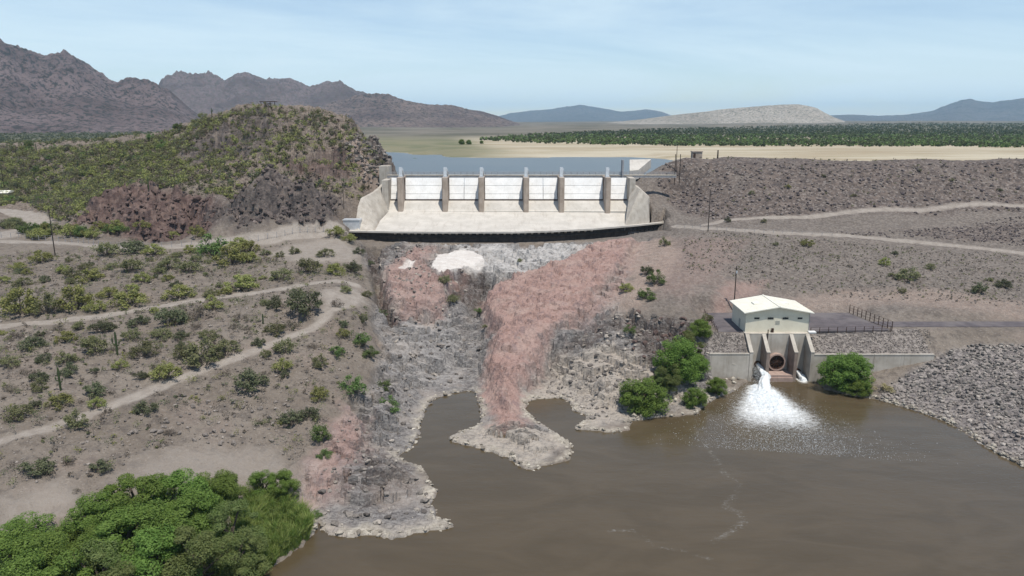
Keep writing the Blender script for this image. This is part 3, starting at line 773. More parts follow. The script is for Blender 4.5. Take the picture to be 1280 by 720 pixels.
pk = m.mix(m.math('MULTIPLY', m.ramp(m.noise(.14, 5, .6), .46, .64), .45), pk, (.36, .275, .24))
pk = m.mix(m.math('MULTIPLY', m.ramp(m.noise(.5, 6, .66, pv, .8), .52, .64), .6), pk, (.17, .125, .125))
pk = m.mix(m.math('MULTIPLY', m.ramp(fine, .56, .68), .55), pk, (.10, .068, .066))
col = m.mix(m.math('MULTIPLY', s1[0], m.ramp(m.noise(.33, 5, .62), .18, .40)), col, pk)
tanm = m.mix(m.ramp(mid, .35, .65), (.24, .180, .148), (.32, .255, .215))
col = m.mix(m.math('MULTIPLY', a2.outputs['Alpha'], m.ramp(fine, .3, .62)), col, tanm)
em = m.mix(m.ramp(mid, .36, .62), (.078, .063, .056), (.140, .112, .096))
em = m.mix(m.math('MULTIPLY', m.ramp(vs2, .3, .9), .45), em, (.042, .037, .038))
em = m.mix(m.math('MULTIPLY', m.ramp(vs, .72, .95), .55), em, (.26, .23, .21))
col = m.mix(m.math('MULTIPLY', a1.outputs['Alpha'], m.ramp(m.noise(.07, 4, .6), .20, .48)), col, em)
rc = m.mix(m.ramp(mid, .36, .62), (.085, .055, .049), (.155, .110, .095))
rc = m.mix(m.math('MULTIPLY', m.ramp(vs2, .35, .8), .55), rc, (.045, .033, .034))
col = m.mix(s2[0], col, rc)
dk = m.mix(m.ramp(mid, .36, .66), (.055, .047, .046), (.155, .128, .115))
dk = m.mix(m.math('MULTIPLY', m.ramp(vs, .3, .9), .4), dk, (.035, .032, .034))
col = m.mix(m.math('MULTIPLY', s2[1], m.ramp(m.noise(.22, 4), .25, .52)), col, dk)
rp = m.mix(m.ramp(vs, .1, .95), (.11, .10, .102), (.29, .262, .245))
col = m.mix(m.math('MULTIPLY', s3[0], .8), col, rp)
tr_ = m.mix(m.ramp(mid, .3, .7), (.235, .205, .178), (.300, .268, .236))
col = m.mix(m.math('MULTIPLY', s1[2], m.ramp(fine, .18, .46)), col, tr_)
lm = m.mix(m.ramp(m.noise(1.1, 5, .6), .35, .65), (.26, .232, .192), (.45, .41, .345))
col = m.mix(m.math('MULTIPLY', s2[2], m.ramp(m.noise(.9, 5, .65), .22, .42)), col, lm)
col = m.mix(s4[0], col, m.mix(m.ramp(mid, .35, .7), (.50, .46, .425), (.60, .57, .535)))
m.color(col)
hgt = m.math('ADD', m.math('MULTIPLY', mid, .9), m.math('ADD', m.math('MULTIPLY', fine, .55), m.math('MULTIPLY', m.voro(1.5), .35)))
m.bump(hgt, .8, .5)
M['ground'] = m.m

def terrain_piece(name, sel, smooth=True, **kw):
    q = quads[sel]
    used = np.unique(q)
    remap = np.full(NR * NC, -1); remap[used] = np.arange(len(used))
    me = fast_mesh(name, AV[used], remap[q], smooth)
    for an, arr in (('ma', MA), ('mb', MB_), ('mc', MC_), ('md', MD_)):
        at_ = me.attributes.new(an, 'FLOAT_COLOR', 'POINT')
        at_.data.foreach_set('color', arr[used].astype(np.float32).ravel())
    me.normals_split_custom_set_from_vertices(NRM[used].astype(np.float32).tolist()) if False else None
    o = link(name, me, M['ground'])
    tag(o, **kw)
    return o
ok = ~deep
terrain_piece('ground', ok & (fcls == CLS_GROUND), kind='structure')
terrain_piece('bedrock', ok & (fcls == CLS_ROCK), False, kind='structure')
terrain_piece('hill', ok & (fcls == CLS_HILL), False, kind='structure')
terrain_piece('riverbank', ok & (fcls == CLS_RIP), kind='structure')
terrain_piece('embankment_dam', ok & (fcls == CLS_DAM), label='long purplish grey rockfill embankment dam beside the concrete spillway', cat='dam')
for k in range(len(TR)):
    terrain_piece(['dirt_track', 'dirt_track', 'dirt_road', 'dirt_road', 'dirt_road', 'dirt_road', 'crest_road'][k], ok & (fcls == 10 + k), kind='structure')

def gz(x, y): return float(sample(Z, x, y))
# ------------------------------------------------------------------ water
def grid_sheet(x0, x1, y0, y1, nx, ny, zf=0.0):
    xs = np.linspace(x0, x1, nx); ys = np.linspace(y0, y1, ny)
    X, Y = np.meshgrid(xs, ys)
    Zs = zf(X, Y) if callable(zf) else np.full(X.shape, zf)
    ii = np.arange(nx * ny).reshape(ny, nx)
    q = np.stack([ii[:-1, :-1], ii[:-1, 1:], ii[1:, 1:], ii[1:, :-1]], -1).reshape(-1, 4)
    return X, Y, np.stack([X, Y, Zs], -1).reshape(-1, 3), q
JL = (px2x(947, OB - .5, 3), OB - .6, 3.0)     # left jet mouth
JR = (px2x(997, OB - .5, 1.6), OB - .6, 1.2)   # right outflow
LAND = P(960, 502, 0)
X, Y, V, q = grid_sheet(-110, 230, -60, 173, 520, 460)
me = fast_mesh('river', V, q)
ax = np.array(P(950, 482, 0)[:2]); bx2 = np.array(P(985, 556, 0)[:2])
dxy = bx2 - ax; L_ = np.linalg.norm(dxy); dxy /= L_
al = (X - ax[0]) * dxy[0] + (Y - ax[1]) * dxy[1]
ac = (X - ax[0]) * -dxy[1] + (Y - ax[1]) * dxy[0]
wid = 4.0 + np.clip(al, 0, 40) * .46
core = sstep(1.15, .25, np.abs(ac) / wid) * sstep(-2, 1, al) * sstep(L_ * 1.08, L_ * .45, al)
halo = sstep(1.9, .5, np.abs(ac) / (wid * 1.35)) * sstep(-1, 6, al) * sstep(L_ * 2.3, L_ * .6, al)
st1 = [P(px, py, 0)[:2] for px, py in [(868, 535), (880, 552), (895, 575), (908, 592), (925, 606), (918, 622), (905, 634), (926, 640), (932, 652), (912, 664), (890, 678)]]
st2 = [P(px, py, 0)[:2] for px, py in [(760, 664), (790, 662), (820, 684), (850, 688), (890, 700)]]
dl = np.minimum(line_dist(X, Y, st1) + .9 * fbm(X / 3, Y / 3, 3, 5), line_dist(X, Y, st2) * 1.6 + .8 * fbm(X / 2, Y / 2, 3, 6))
streak = .36 * sstep(1.5, .2, dl)
wide = .05 * sstep(20, 4, np.hypot((X - P(930, 575, 0)[0]) / 1.3, Y - P(930, 570, 0)[1]))
sm = sstep(2.4, .5, np.hypot(X - JR[0], (Y - JR[1] + 2.5) * .55)) * .9
fo = np.clip(np.maximum.reduce([core, .24 * halo, streak, wide, sm]), 0, 1)
at_ = me.attributes.new('foam', 'FLOAT', 'POINT'); at_.data.foreach_set('value', fo.astype(np.float32).ravel())
m = NT('silty_river_water')
fa = m.attr('foam').outputs['Fac']
wv = m.vec((1, 1.6, 1))
fn = m.noise(.8, 8, .74, wv, 1.6)
thr = m.math('SUBTRACT', m.math('ADD', fa, m.math('MULTIPLY', m.math('SUBTRACT', fn, .5), 2.1)), .52)
ff = m.math('MULTIPLY', m.ramp(thr, -.25, .75), m.ramp(fa, .02, .8))
wc = m.mix(m.ramp(m.noise(.05, 5, .6, m.vec((1, 2.4, 1), (0, 0, .3)), 1.2), .35, .65), (.070, .053, .031), (.084, .064, .039))
shal = m.ramp(m.noise(.06, 2), .4, .6)
m.color(m.mix(ff, wc, (.80, .82, .82)))
rr = m.math('ADD', m.math('MULTIPLY', ff, .6), .12)
m.put(m.b.inputs['Roughness'], rr)
m.b.inputs['Specular IOR Level'].default_value = .30
rip1 = m.noise(.9, 4, .6, m.vec((.8, 1.9, 1), (0, 0, .25)), .4); rip2 = m.noise(.22, 3, .5, m.vec((.7, 1.5, 1), (0, 0, -.2)))
m.bump(m.math('ADD', m.math('ADD', m.math('MULTIPLY', rip1, .5), rip2), m.math('MULTIPLY', ff, 1.5)), .22, .30)
link('river', me, m.m)['kind'] = 'structure'

# lake behind the gates
LKZ = 33.0
X, Y, V, q = grid_sheet(-420, 620, 0, 1, 261, 60, LKZ)
ne_ = np.where(X < 52, np.interp(X, [-82, -70, -57, -54], [500, 420, 345, 314.5]), 352)
Y = ne_ + Y * (1150 - ne_); V[:, 1] = Y.ravel()
me = fast_mesh('lake', V, q)
m = NT('lake_water')
m.color(m.mix(m.ramp(m.noise(.02, 3), .3, .7), (.060, .068, .076), (.075, .080, .084)))
m.b.inputs['Roughness'].default_value = .28; m.b.inputs['Specular IOR Level'].default_value = .3
m.bump(m.noise(.6, 4, .6, m.vec((.6, 1.4, 1))), .25, .3)
link('lake', me, m.m)['kind'] = 'structure'

# ------------------------------------------------------------------ far plain: beach, meadow, valley floor
NRp, NCp = 320, 420
ly = np.linspace(math.log(470), math.log(26000), NRp); us = np.linspace(-1, 1, NCp)
PY = np.exp(ly)[:, None] * np.ones((1, NCp)); PX = us[None, :] * (1.0 * PY + 120)
SH = [P(px, py, LKZ)[:2] for px, py in [(300, 186), (440, 188.5), (505, 191), (540, 193), (524, 196.2), (560, 196.8), (620, 197.2), (700, 197.0), (780, 196.4), (830, 199), (860, 204), (1100, 206), (1280, 207), (1600, 208)]]
shx = np.array([p[0] for p in SH]); shy = np.array([p[1] for p in SH])
o_ = np.argsort(shx)
ysh = np.interp(PX, shx[o_], shy[o_]) + 9 * fbm(PX / 60, PY / 60, 3, 21)
dd = PY - ysh
PZ = LKZ + np.where(dd > 0, np.minimum(dd * .02, 2.4) + .35 * fbm(PX / 40, PY / 14, 4, 23), np.maximum(dd * .08, -8) - .1)
PZ += np.clip((PY - 1000) / 4000, 0, 1) * 22 * (1 + .35 * sstep(0, 1500, PX)) + sstep(1200, 3000, PY) * 5 * fbm(PX / 500, PY / 500, 4, 29)
PZ = np.where((PX < -60) & (PY < 620), np.minimum(PZ, 28 + .0 * PY), PZ)
beach = sstep(0, 3, dd) * sstep(-40, 30, PX + 14 * fbm(PX / 40, PY / 40, 3, 31) + (PY - 560) * .12)
mead = sstep(0, 4, dd) * (1 - beach) * sstep(-330, -180, PX)
far = np.maximum(sstep(900, 1400, PY), sstep(-180, -330, PX))
ppx = PX / PY * F + 640
wfar = np.interp(ppx, [590, 660, 760, 900, 1050, 1280, 1500], [1000, 1300, 1700, 2200, 2800, 4200, 4200]) * (1 + .1 * fbm(PX / 200, PY / 200, 3, 133))
woodm = np.maximum(sstep(1, .9, PY / wfar) * sstep(560, 640, ppx), sstep(420, 300, ppx) * sstep(2600, 1800, PY))
ii = np.arange(NRp * NCp).reshape(NRp, NCp)
q = np.stack([ii[:-1, :-1], ii[:-1, 1:], ii[1:, 1:], ii[1:, :-1]], -1).reshape(-1, 4)
me = fast_mesh('valley_floor', np.stack([PX, PY, PZ], -1).reshape(-1, 3), q)
at_ = me.attributes.new('ma', 'FLOAT_COLOR', 'POINT'); at_.data.foreach_set('color', np.stack([beach, mead, far, woodm], -1).astype(np.float32).ravel())
m = NT('valley_floor')
a1_ = m.attr('ma'); s1 = m.sepc(a1_.outputs['Color'])
bn = m.noise(.012, 6, .62, m.vec((.5, 2.2, 1)))
bc = m.mix(m.ramp(bn, .36, .64), (.30, .245, .165), (.42, .375, .285))
bc = m.mix(m.math('MULTIPLY', m.ramp(m.noise(.05, 4, .6, m.vec((.4, 2.5, 1))), .52, .66), .5), bc, (.235, .205, .115))
mc = m.mix(m.ramp(m.noise(.02, 4), .35, .65), (.125, .130, .070), (.185, .170, .105))
c_ = m.mix(s1[1], bc, mc)
fc_ = m.mix(a1_.outputs['Alpha'], m.mix(m.ramp(m.noise(.006, 6, .65), .36, .62), (.085, .080, .055), (.165, .145, .115)), m.mix(m.ramp(m.noise(.006, 6, .65), .36, .62), (.055, .062, .036), (.115, .108, .075)))
m.color(m.mix(s1[2], c_, fc_)); m.bump(m.noise(.1, 5), .4, 1.0)
link('valley_floor', me, m.m)['kind'] = 'structure'

# ------------------------------------------------------------------ mountains
def mountain_range(name, prof, wf, base, c1, c2, c3, seed, rough=1.0, wb=900, nu=420, nv=150, freq=260., cs=.004):
    pts = np.array([W(px, py, D) for px, py, D in prof])
    s = np.concatenate([[0], np.cumsum(np.hypot(np.diff(pts[:, 0]), np.diff(pts[:, 1])))])
    su = np.linspace(0, s[-1], nu)
    rx = np.interp(su, s, pts[:, 0]); ry = np.interp(su, s, pts[:, 1]); rz = np.interp(su, s, pts[:, 2])
    v = np.concatenate([np.linspace(1, 0, nv) ** 1.25, -np.linspace(0, 1, 30)[1:]])
    Vv = v[:, None]
    off = np.where(Vv > 0, -Vv * wf, -Vv * wb)
    X = rx[None, :] * (1 + off / np.maximum(ry[None, :], 1)) ; Y = ry[None, :] + off
    a = np.abs(Vv)
    wx = X + .35 * freq * fbm(X / freq / 1.5, Y / freq / 1.5, 3, seed + 5); wy = Y + .35 * freq * fbm(X / freq / 1.5, Y / freq / 1.5, 3, seed + 8)
    rg = ridged(wx / freq, wy / (freq * 1.7), 6, seed, .55)
    hgt = (rz[None, :] - base)
    prof_ = (1 - a) ** 1.25
    env = np.minimum(a * 5, 1) * (1 - a) ** .8
    Zm = base - 6 + hgt * prof_ + hgt * rough * (.42 * rg + .0) * env + hgt * .09 * rough * ridged(X / (freq * .22), Y / (freq * .3), 4, seed + 60, .6) * np.minimum(a * 9, 1) * (1 - a) - 10 * a ** 6
    Zm += hgt * .045 * rough * fbm(X / (freq * .3), Y / (freq * .3), 4, seed + 70) * np.clip(1 - a * 6, 0, 1)
    nr, nc = X.shape
    ii = np.arange(nr * nc).reshape(nr, nc)
    q = np.stack([ii[:-1, :-1], ii[:-1, 1:], ii[1:, 1:], ii[1:, :-1]], -1).reshape(-1, 4)
    me = fast_mesh(name, np.stack([X, Y, Zm], -1).reshape(-1, 3), q)
    m = NT(name + '_rock')
    g = m.ramp(m.noise(cs, 7, .66), .36, .62)
    c = m.mix(g, c1, c2)
    c = m.mix(m.math('MULTIPLY', m.ramp(m.noise(cs * 17, 3, .8), .50, .56), .85), c, c3)
    c = m.mix(m.math('MULTIPLY', m.ramp(m.noise(cs * 2.4, 5, .7), .58, .70), .5), c, tuple(.45 * k for k in c1))
    m.color(c); m.bump(m.noise(cs * 8, 7, .7), 1.0, 26 * freq / 260)
    o = link(name, me, m.m); o['kind'] = 'structure'
    return o
def prof(lst, D, D2=None):
    D2 = D2 or D
    n_ = len(lst)
    return [(px, py, D + (D2 - D) * i / (n_ - 1)) for i, (px, py) in enumerate(lst)]
BR1, BR2, BR3 = (.120, .090, .088), (.195, .150, .148), (.036, .038, .034)
mountain_range('mountain_range', prof([(-420, 60), (-300, 40), (-200, 62), (-100, 48), (-40, 58), (0, 55), (30, 68), (55, 78), (72, 75), (85, 73), (100, 82), (115, 90), (145, 105), (165, 102), (195, 108), (212, 118), (235, 134), (258, 150), (285, 162)], 2500, 2700), 1150, 44, BR1, BR2, BR3, 301, 1.0, freq=240)
mountain_range('mountain_range', prof([(60, 128), (110, 116), (150, 111), (196, 108), (203, 98), (212, 95), (235, 94), (262, 93), (272, 97), (280, 101), (295, 93), (308, 89), (322, 95), (332, 98), (345, 97), (362, 96), (372, 101), (386, 108), (405, 103), (425, 100), (445, 116), (480, 122), (540, 135), (600, 150)], 4300, 4600), 1300, 48, BR1, BR2, (.10, .09, .075), 411, .9, freq=300)
mountain_range('mountain_range', prof([(330, 150), (380, 138), (430, 124), (455, 119), (475, 118), (492, 122), (520, 127), (545, 130), (565, 133), (600, 137), (620, 143), (640, 150), (660, 157), (690, 164)], 3500, 3700), 1300, 44, BR1, (.215, .165, .145), BR3, 521, .9, freq=260)
mountain_range('far_mountains', prof([(560, 160), (600, 150), (640, 141), (662, 138), (690, 136), (708, 133), (725, 131.5), (742, 133), (760, 136), (775, 139), (790, 139), (806, 136.5), (820, 138), (840, 144), (880, 151)], 14500), 2500, 60, (.10, .09, .085), (.14, .125, .115), (.07, .07, .06), 631, .8, wb=2500, nu=240, nv=70, freq=900, cs=.001)
mountain_range('far_mountains', prof([(960, 156), (1000, 150), (1030, 144), (1062, 143), (1100, 144.5), (1130, 143), (1150, 140.5), (1168, 138), (1185, 131), (1202, 125.5), (1212, 124), (1224, 127), (1240, 128), (1262, 125), (1300, 118), (1360, 122), (1440, 126), (1560, 130)], 11500), 2600, 60, (.10, .09, .085), (.145, .13, .12), (.07, .07, .06), 741, .8, wb=2500, nu=300, nv=80, freq=800, cs=.001)
mountain_range('low_hills', prof([(600, 166), (650, 161), (690, 159), (720, 155), (745, 158), (770, 154), (800, 157), (830, 152), (880, 156)], 5400), 900, 52, (.22, .19, .155), (.34, .30, .25), (.11, .105, .075), 841, .9, nu=240, nv=70, freq=220)
mountain_range('mesa', prof([(640, 170), (680, 163), (720, 156), (760, 152), (800, 148), (830, 144), (855, 141), (880, 138.5), (905, 135), (930, 133), (955, 131), (980, 129.5), (998, 129), (1010, 131), (1022, 134), (1030, 139), (1042, 145), (1058, 151), (1080, 156), (1110, 162)], 4300, 4500), 1100, 50, (.30, .265, .225), (.40, .36, .315), (.115, .115, .075), 951, .5, nu=420, nv=140, freq=170)
# caprock of the mesa and the pale hills keep their own shapes inside mountain_range

# ------------------------------------------------------------------ haze
me = MB().box(-15000, 15000, -400, 17500, -6, 470).mesh('haze')
hm = bpy.data.materials.new('haze_air'); hm.use_nodes = True
t = hm.node_tree
t.nodes.remove(t.nodes['Principled BSDF'])
pv_ = t.nodes.new('ShaderNodeVolumePrincipled')
pv_.inputs['Color'].default_value = (.50, .77, 1.0, 1)
pv_.inputs['Density'].default_value = 5.0e-5
pv_.inputs['Anisotropy'].default_value = 0.0
t.links.new(pv_.outputs[0], t.nodes['Material Output'].inputs['Volume'])
HAZE = link('haze', me, hm); HAZE['kind'] = 'stuff'
# ------------------------------------------------------------------ spillway
def hull(points):
    bm = bmesh.new()
    for p in points: bm.verts.new(p)
    bmesh.ops.convex_hull(bm, input=bm.verts)
    bm.verts.ensure_lookup_table(); bm.verts.index_update()
    vs = [tuple(v.co) for v in bm.verts]; fs = [tuple(v.index for v in f.verts) for f in bm.faces]
    bm.free()
    return vs, fs
SPO = (0, 285, 20)
sp = empty('spillway', SPO)
tag(sp, 'wide pale concrete spillway with brown piers between the hill and the embankment dam', 'spillway')
def lerp3(a, b, t): return tuple(a[i] + (b[i] - a[i]) * t for i in range(3))
def along(pts, t):
    k = min(int(t * (len(pts) - 1)), len(pts) - 2); return lerp3(pts[k], pts[k + 1], t * (len(pts) - 1) - k)
# apron: warped slab rising to the gate sill
left = BL[::-1]; right = BR[::-1]
LIPx = np.array([p[0] for p in LIP]); LIPy = np.array([p[1] for p in LIP])
def lipy(x): return float(np.interp(x, LIPx, LIPy))
NT_, NS_ = 60, 14
rows = []
for s in range(NS_ + 1):
    ss = s / NS_
    a = along(left, ss); b = along(right, ss)
    row = []
    for t in range(NT_ + 1):
        tt = t / NT_
        p = lerp3(a, b, tt)
        base0 = lerp3(left[0], right[0], tt)
        corr = (lipy(base0[0]) - base0[1]) * (1 - ss)
        row.append((p[0], p[1] + corr, 20.06 + 3.95 * ss ** 1.35))
    rows.append(row)
mb = MB()
vs = [v for r in rows for v in r]
fs = [(i * (NT_ + 1) + j, i * (NT_ + 1) + j + 1, (i + 1) * (NT_ + 1) + j + 1, (i + 1) * (NT_ + 1) + j) for i in range(NS_) for j in range(NT_)]
mb.add(vs, fs)
ap = mb.build('apron', M['apron'], sp, smooth=True)
# sill (ogee face) under the gates
yb = rows[-1][0][1]; yb2 = rows[-1][-1][1]
mb = MB()
prof_s = [(0, 24.0), (.9, 24.5), (2.0, 25.7), (3.2, 26.9), (4.3, 27.55), (5.4, 27.8), (7.5, 27.9), (12, 27.9), (12, 15), (0, 15)]
n_ = len(prof_s)
xa, xb = BL[0][0] - .6, BR[0][0] + .6
vs = [(xa, yb + p[0], p[1]) for p in prof_s] + [(xb, yb + p[0] , p[1]) for p in prof_s]
fs = [(i, (i + 1) % n_, n_ + (i + 1) % n_, n_ + i) for i in range(n_)] + [tuple(range(n_)), tuple(range(n_, 2 * n_))]
mb.add(vs, fs); mb.build('sill', M['apron'], sp)
GB = yb + 5.6          # gate foot
# lip slab, shaded wall, corbels
mb = MB()
def ribbon(pts, y_in, y_out, z0, z1):
    vs = []
    for p in pts: vs += [(p[0], p[1] + y_out, z0), (p[0], p[1] + y_out, z1), (p[0], p[1] + y_in, z1), (p[0], p[1] + y_in, z0)]
    fs = []
    for i in range(len(pts) - 1):
        a = i * 4; b = a + 4
        for k in range(4): fs.append((a + k, a + (k + 1) % 4, b + (k + 1) % 4, b + k))
    fs += [(0, 1, 2, 3), (len(vs) - 4, len(vs) - 3, len(vs) - 2, len(vs) - 1)]
    return vs, fs
fine_lip = [(x, lipy(x)) for x in np.linspace(LIPx[0], LIPx[-1], 60)]
mb.add(*ribbon(fine_lip, 2.2, 0, 19.45, 20.03)); mb.build('lip_slab', M['apron'], sp)
mb = MB(); mb.add(*ribbon([(x, y) for x, y in fine_lip], 2.6, 1.9, 13.5, 19.44)); mb.build('face_wall', M['lip_shade'], sp)
mb = MB(); mb.add(*ribbon([(x, y) for x, y in fine_lip], 1.89, .9, 17.75, 18.0)); mb.build('ledge', M['lip_shade'], sp)
for x in np.linspace(LIPx[1] + 1, LIPx[-3], 30):
    y = lipy(x); mb = MB(); mb.prism([(y + 1.88, 19.44), (y + .25, 19.44), (y + .25, 19.2), (y + 1.88, 18.6)], 'x', x - .4, x + .4); mb.build('corbel', M['concrete'], sp)
mb = MB(); mb.add(*ribbon([(LIPx[-1] - 1, LIPy[-1]), (px2x(862, 296, 20.6), LIPy[-1] + 1.5)], 2.0, .4, 19.9, 20.35)); mb.build('kerb', M['concrete'], sp)
# wing walls
T0, T1, T2, FF = W(485, 225, 311), W(471, 239, 300), W(452, 249, 289), P(447, 288, 20)
mb = MB()
inner = []
for i in range(9):
    t = i / 8
    b = along(BL, t); tp = along([T0, T1, T2, FF], min(t * .999, .999))
    inner.append((b, tp))
vs = []; fs = []
for b, tp in inner:
    for k in range(5):
        p = lerp3((b[0], b[1], b[2] - 1.5), tp, k / 4)
        vs.append(p)
for b, tp in inner:
    for k in range(5):
        p = lerp3((b[0] - 1.2, b[1], b[2] - 1.5), (tp[0] - 1.2, tp[1] + .6, tp[2] - .02), k / 4); vs.append(p)
N5 = len(inner) * 5
for i in range(len(inner) - 1):
    for k in range(4):
        a = i * 5 + k; fs += [(a, a + 1, a + 6, a + 5), (N5 + a, N5 + a + 5, N5 + a + 6, N5 + a + 1)]
    fs.append((i * 5 + 4, N5 + i * 5 + 4, N5 + i * 5 + 9, i * 5 + 9))
for k in range(4):
    fs += [(k, N5 + k, N5 + k + 1, k + 1), (N5 - 5 + k, N5 - 5 + k + 1, 2 * N5 - 5 + k + 1, 2 * N5 - 5 + k)]
mb.add(vs, fs); mb.build('wing_wall', M['concrete'], sp)
mb = MB(); mb.add(*hull([BR[2], (BR[2][0], BR[2][1], 18), BR[0], (BR[0][0], BR[0][1], 18), W(789, 229, 309), W(800, 236.5, 297), W(805.5, 242, 297), W(809.5, 250, 297), P(812, 278, 20.2), (P(812, 278, 20)[0] + 1, 312, 18), W(797, 232, 311), W(812, 246, 312)]))
mb.build('wing_wall', M['concrete'], sp)
mb = MB(); mb.box(BL[0][0] - 2.6, BL[0][0] - .02, yb + .5, yb + 22, 16, 36.6); mb.build('abutment', M['concrete'], sp)
mb = MB(); mb.box(BR[0][0] + .02, BR[0][0] + 2.4, yb + .8, yb + 22, 16, 37.4); mb.build('abutment', M['concrete'], sp)
a = W(475, 229, 316); b = W(487, 207.5, 316)
mb = MB(); mb.box(a[0], b[0], 315, 321, a[2] - 4, b[2]); mb.build('abutment_block', M['concrete'], sp)
a = W(775.6, 262, 313); b = W(779.4, 200, 313)
mb = MB(); mb.box(a[0], b[0], 311.5, 315.5, a[2], b[2]); mb.build('column', M['rail'], sp)
pts = [W(787, 199.5, 352), W(814, 199, 352), W(798, 212.5, 331), W(787, 213.5, 331)]
mb = MB(); mb.add(*hull(pts + [(p[0], p[1], p[2] - 4) for p in pts])); mb.build('upstream_slab', M['apron'], sp)
# small deck with box at the left end of the lip
a = P(427, 287, 20.6)
mb = MB(); mb.box(a[0], a[0] + 6.2, a[1] + 3, a[1] + 7, 18, 23.6); mb.box(a[0] - .25, a[0] + 6.45, a[1] + 2.8, a[1] + 7.2, 23.6, 23.95); mb.build('valve_box', M['galv'], sp)

# piers with their hoist towers
PPX = [500, 556, 601.5, 657.5, 702, 759.8]
PX_ = [px2x(p, yb - .3, 29) for p in PPX]
PT = 37.7
for i, x in enumerate(PX_):
    yf = yb - .6
    mb = MB()
    nose = [(x - 1.15, yf + .5), (x - .75, yf), (x + .75, yf), (x + 1.15, yf + .5), (x + 1.15, yf + 15), (x - 1.15, yf + 15)]
    mb.prism(nose, 'z', 23.0, PT)
    pr = mb.build('pier', M['pier'], sp)
    mb = MB()   # hoist tower: upright box with a raking leg
    mb.prism([(yf + 3.6, PT), (yf + 5.6, PT), (yf + 5.1, PT + 4.0), (yf + 4.0, PT + 4.0)], 'x', x - .62, x + .62)
    mb.prism([(yf + 7.6, PT), (yf + 8.4, PT), (yf + 5.0, PT + 3.5), (yf + 4.9, PT + 2.7)], 'x', x - .3, x + .95)
    mb.box(x - .85, x + .85, yf + 3.3, yf + 5.9, PT, PT + .5)
    mb.build('hoist_tower', M['galv'], pr)
    for s_ in (-1, 1):
        mb = MB()   # curved guide track of the gate on the pier flank
        for k in range(9):
            a0 = -.5 + k * .125; a1 = a0 + .118
            c0 = (GB - 7.5, 32.5); R_ = 8.6
            mb.prism([(c0[0] + R_ * math.cos(a0), c0[1] + R_ * math.sin(a0)), (c0[0] + R_ * math.cos(a1), c0[1] + R_ * math.sin(a1)), (c0[0] + (R_ - .8) * math.cos(a1), c0[1] + (R_ - .8) * math.sin(a1)), (c0[0] + (R_ - .8) * math.cos(a0), c0[1] + (R_ - .8) * math.sin(a0))], 'x', x + s_ * 1.16, x + s_ * 1.40)
        mb.build('gate_track', M['rust'], pr)
# bridge over the piers
bx0, bx1 = BL[0][0] - 2.0, px2x(846, 312, 39)
mb = MB(); mb.box(bx0, bx1, yb + 10.8, yb + 13.0, PT + .02, PT + .42); br_ = mb.build('walkway', M['concrete'], sp)
mb = MB(); mb.box(bx0, bx1, yb + 10.9, yb + 11.3, PT - .75, PT - .01); mb.build('girder', M['rail'], sp)
for yy in (yb + 10.9, yb + 12.9):
    mb = MB()
    for zz in (.6, 1.1): mb.box(bx0, bx1, yy - .05, yy + .05, PT + .42 + zz - .05, PT + .42 + zz + .05)
    for x in np.arange(bx0, bx1, 2.6): mb.box(x - .05, x + .05, yy - .05, yy + .05, PT + .421, PT + 1.52)
    mb.build('railing', M['rail'], br_)
mb = MB()
for x in (bx1 - .5, bx1 + 1.6): mb.tube([(x, yb + 11.9, PT - 4), (x, yb + 11.9, PT + 9.0)], .16, 6)
mb.build('gantry_posts', M['wood'], sp)

# gates, each one lifts on its own
edges = [BL[0][0] + .06] + PX_ + [BR[0][0] - .06]
nth = ['narrow end', 'second', 'third', 'fourth', 'fifth', 'sixth', 'narrow end']
for i in range(7):
    xa = edges[i] + (1.2 if i > 0 else 0); xb = edges[i + 1] - (1.2 if i < 6 else 0)
    g = empty('spillway_gate', ((xa + xb) / 2, GB, 28.0))
    lab = {0: 'narrow white steel gate against the left abutment by the rocky hill', 6: 'narrow white steel gate beside the tall grey column on the dam side'}.get(i, '%s white steel spillway gate counting from the rocky hill' % nth[i])
    tag(g, lab, 'gate', 'white steel gates across the spillway crest')
    splits = [(xa, xb)] if i not in (2, 4) else [(xa, (xa + xb) / 2 - .1), ((xa + xb) / 2 + .1, xb)]
    for (u0, u1) in splits:
        zs = np.linspace(28.35, 37.0, 7)
        def gyz(z): return GB + .4 + (z - 28.35) * .42 + .0 * math.sin((z - 28.35) / 8.65 * math.pi)
        mb = MB()
        vs = []
        for z in zs: vs += [(u0, gyz(z), z), (u1, gyz(z), z), (u1, gyz(z) + .35, z - .1), (u0, gyz(z) + .35, z - .1)]
        fs = []
        for k in range(6):
            a = k * 4
            for c in range(4): fs.append((a + c, a + (c + 1) % 4, a + 4 + (c + 1) % 4, a + 4 + c))
        fs += [(0, 1, 2, 3), (24, 25, 26, 27)]
        mb.add(vs, fs); mb.build('skin_plate', M['gate'], g)
        for zz in (30.6, 34.0):
            mb = MB(); mb.box(u0 + .05, u1 - .05, gyz(zz) - .10, gyz(zz) + .02, zz - .07, zz + .07); mb.build('rib', M['gate'], g)
    mb = MB(); mb.box(xa, xb, GB - .05, GB + .9, 27.92, 28.3); mb.build('seal_beam', M['rust'], g)

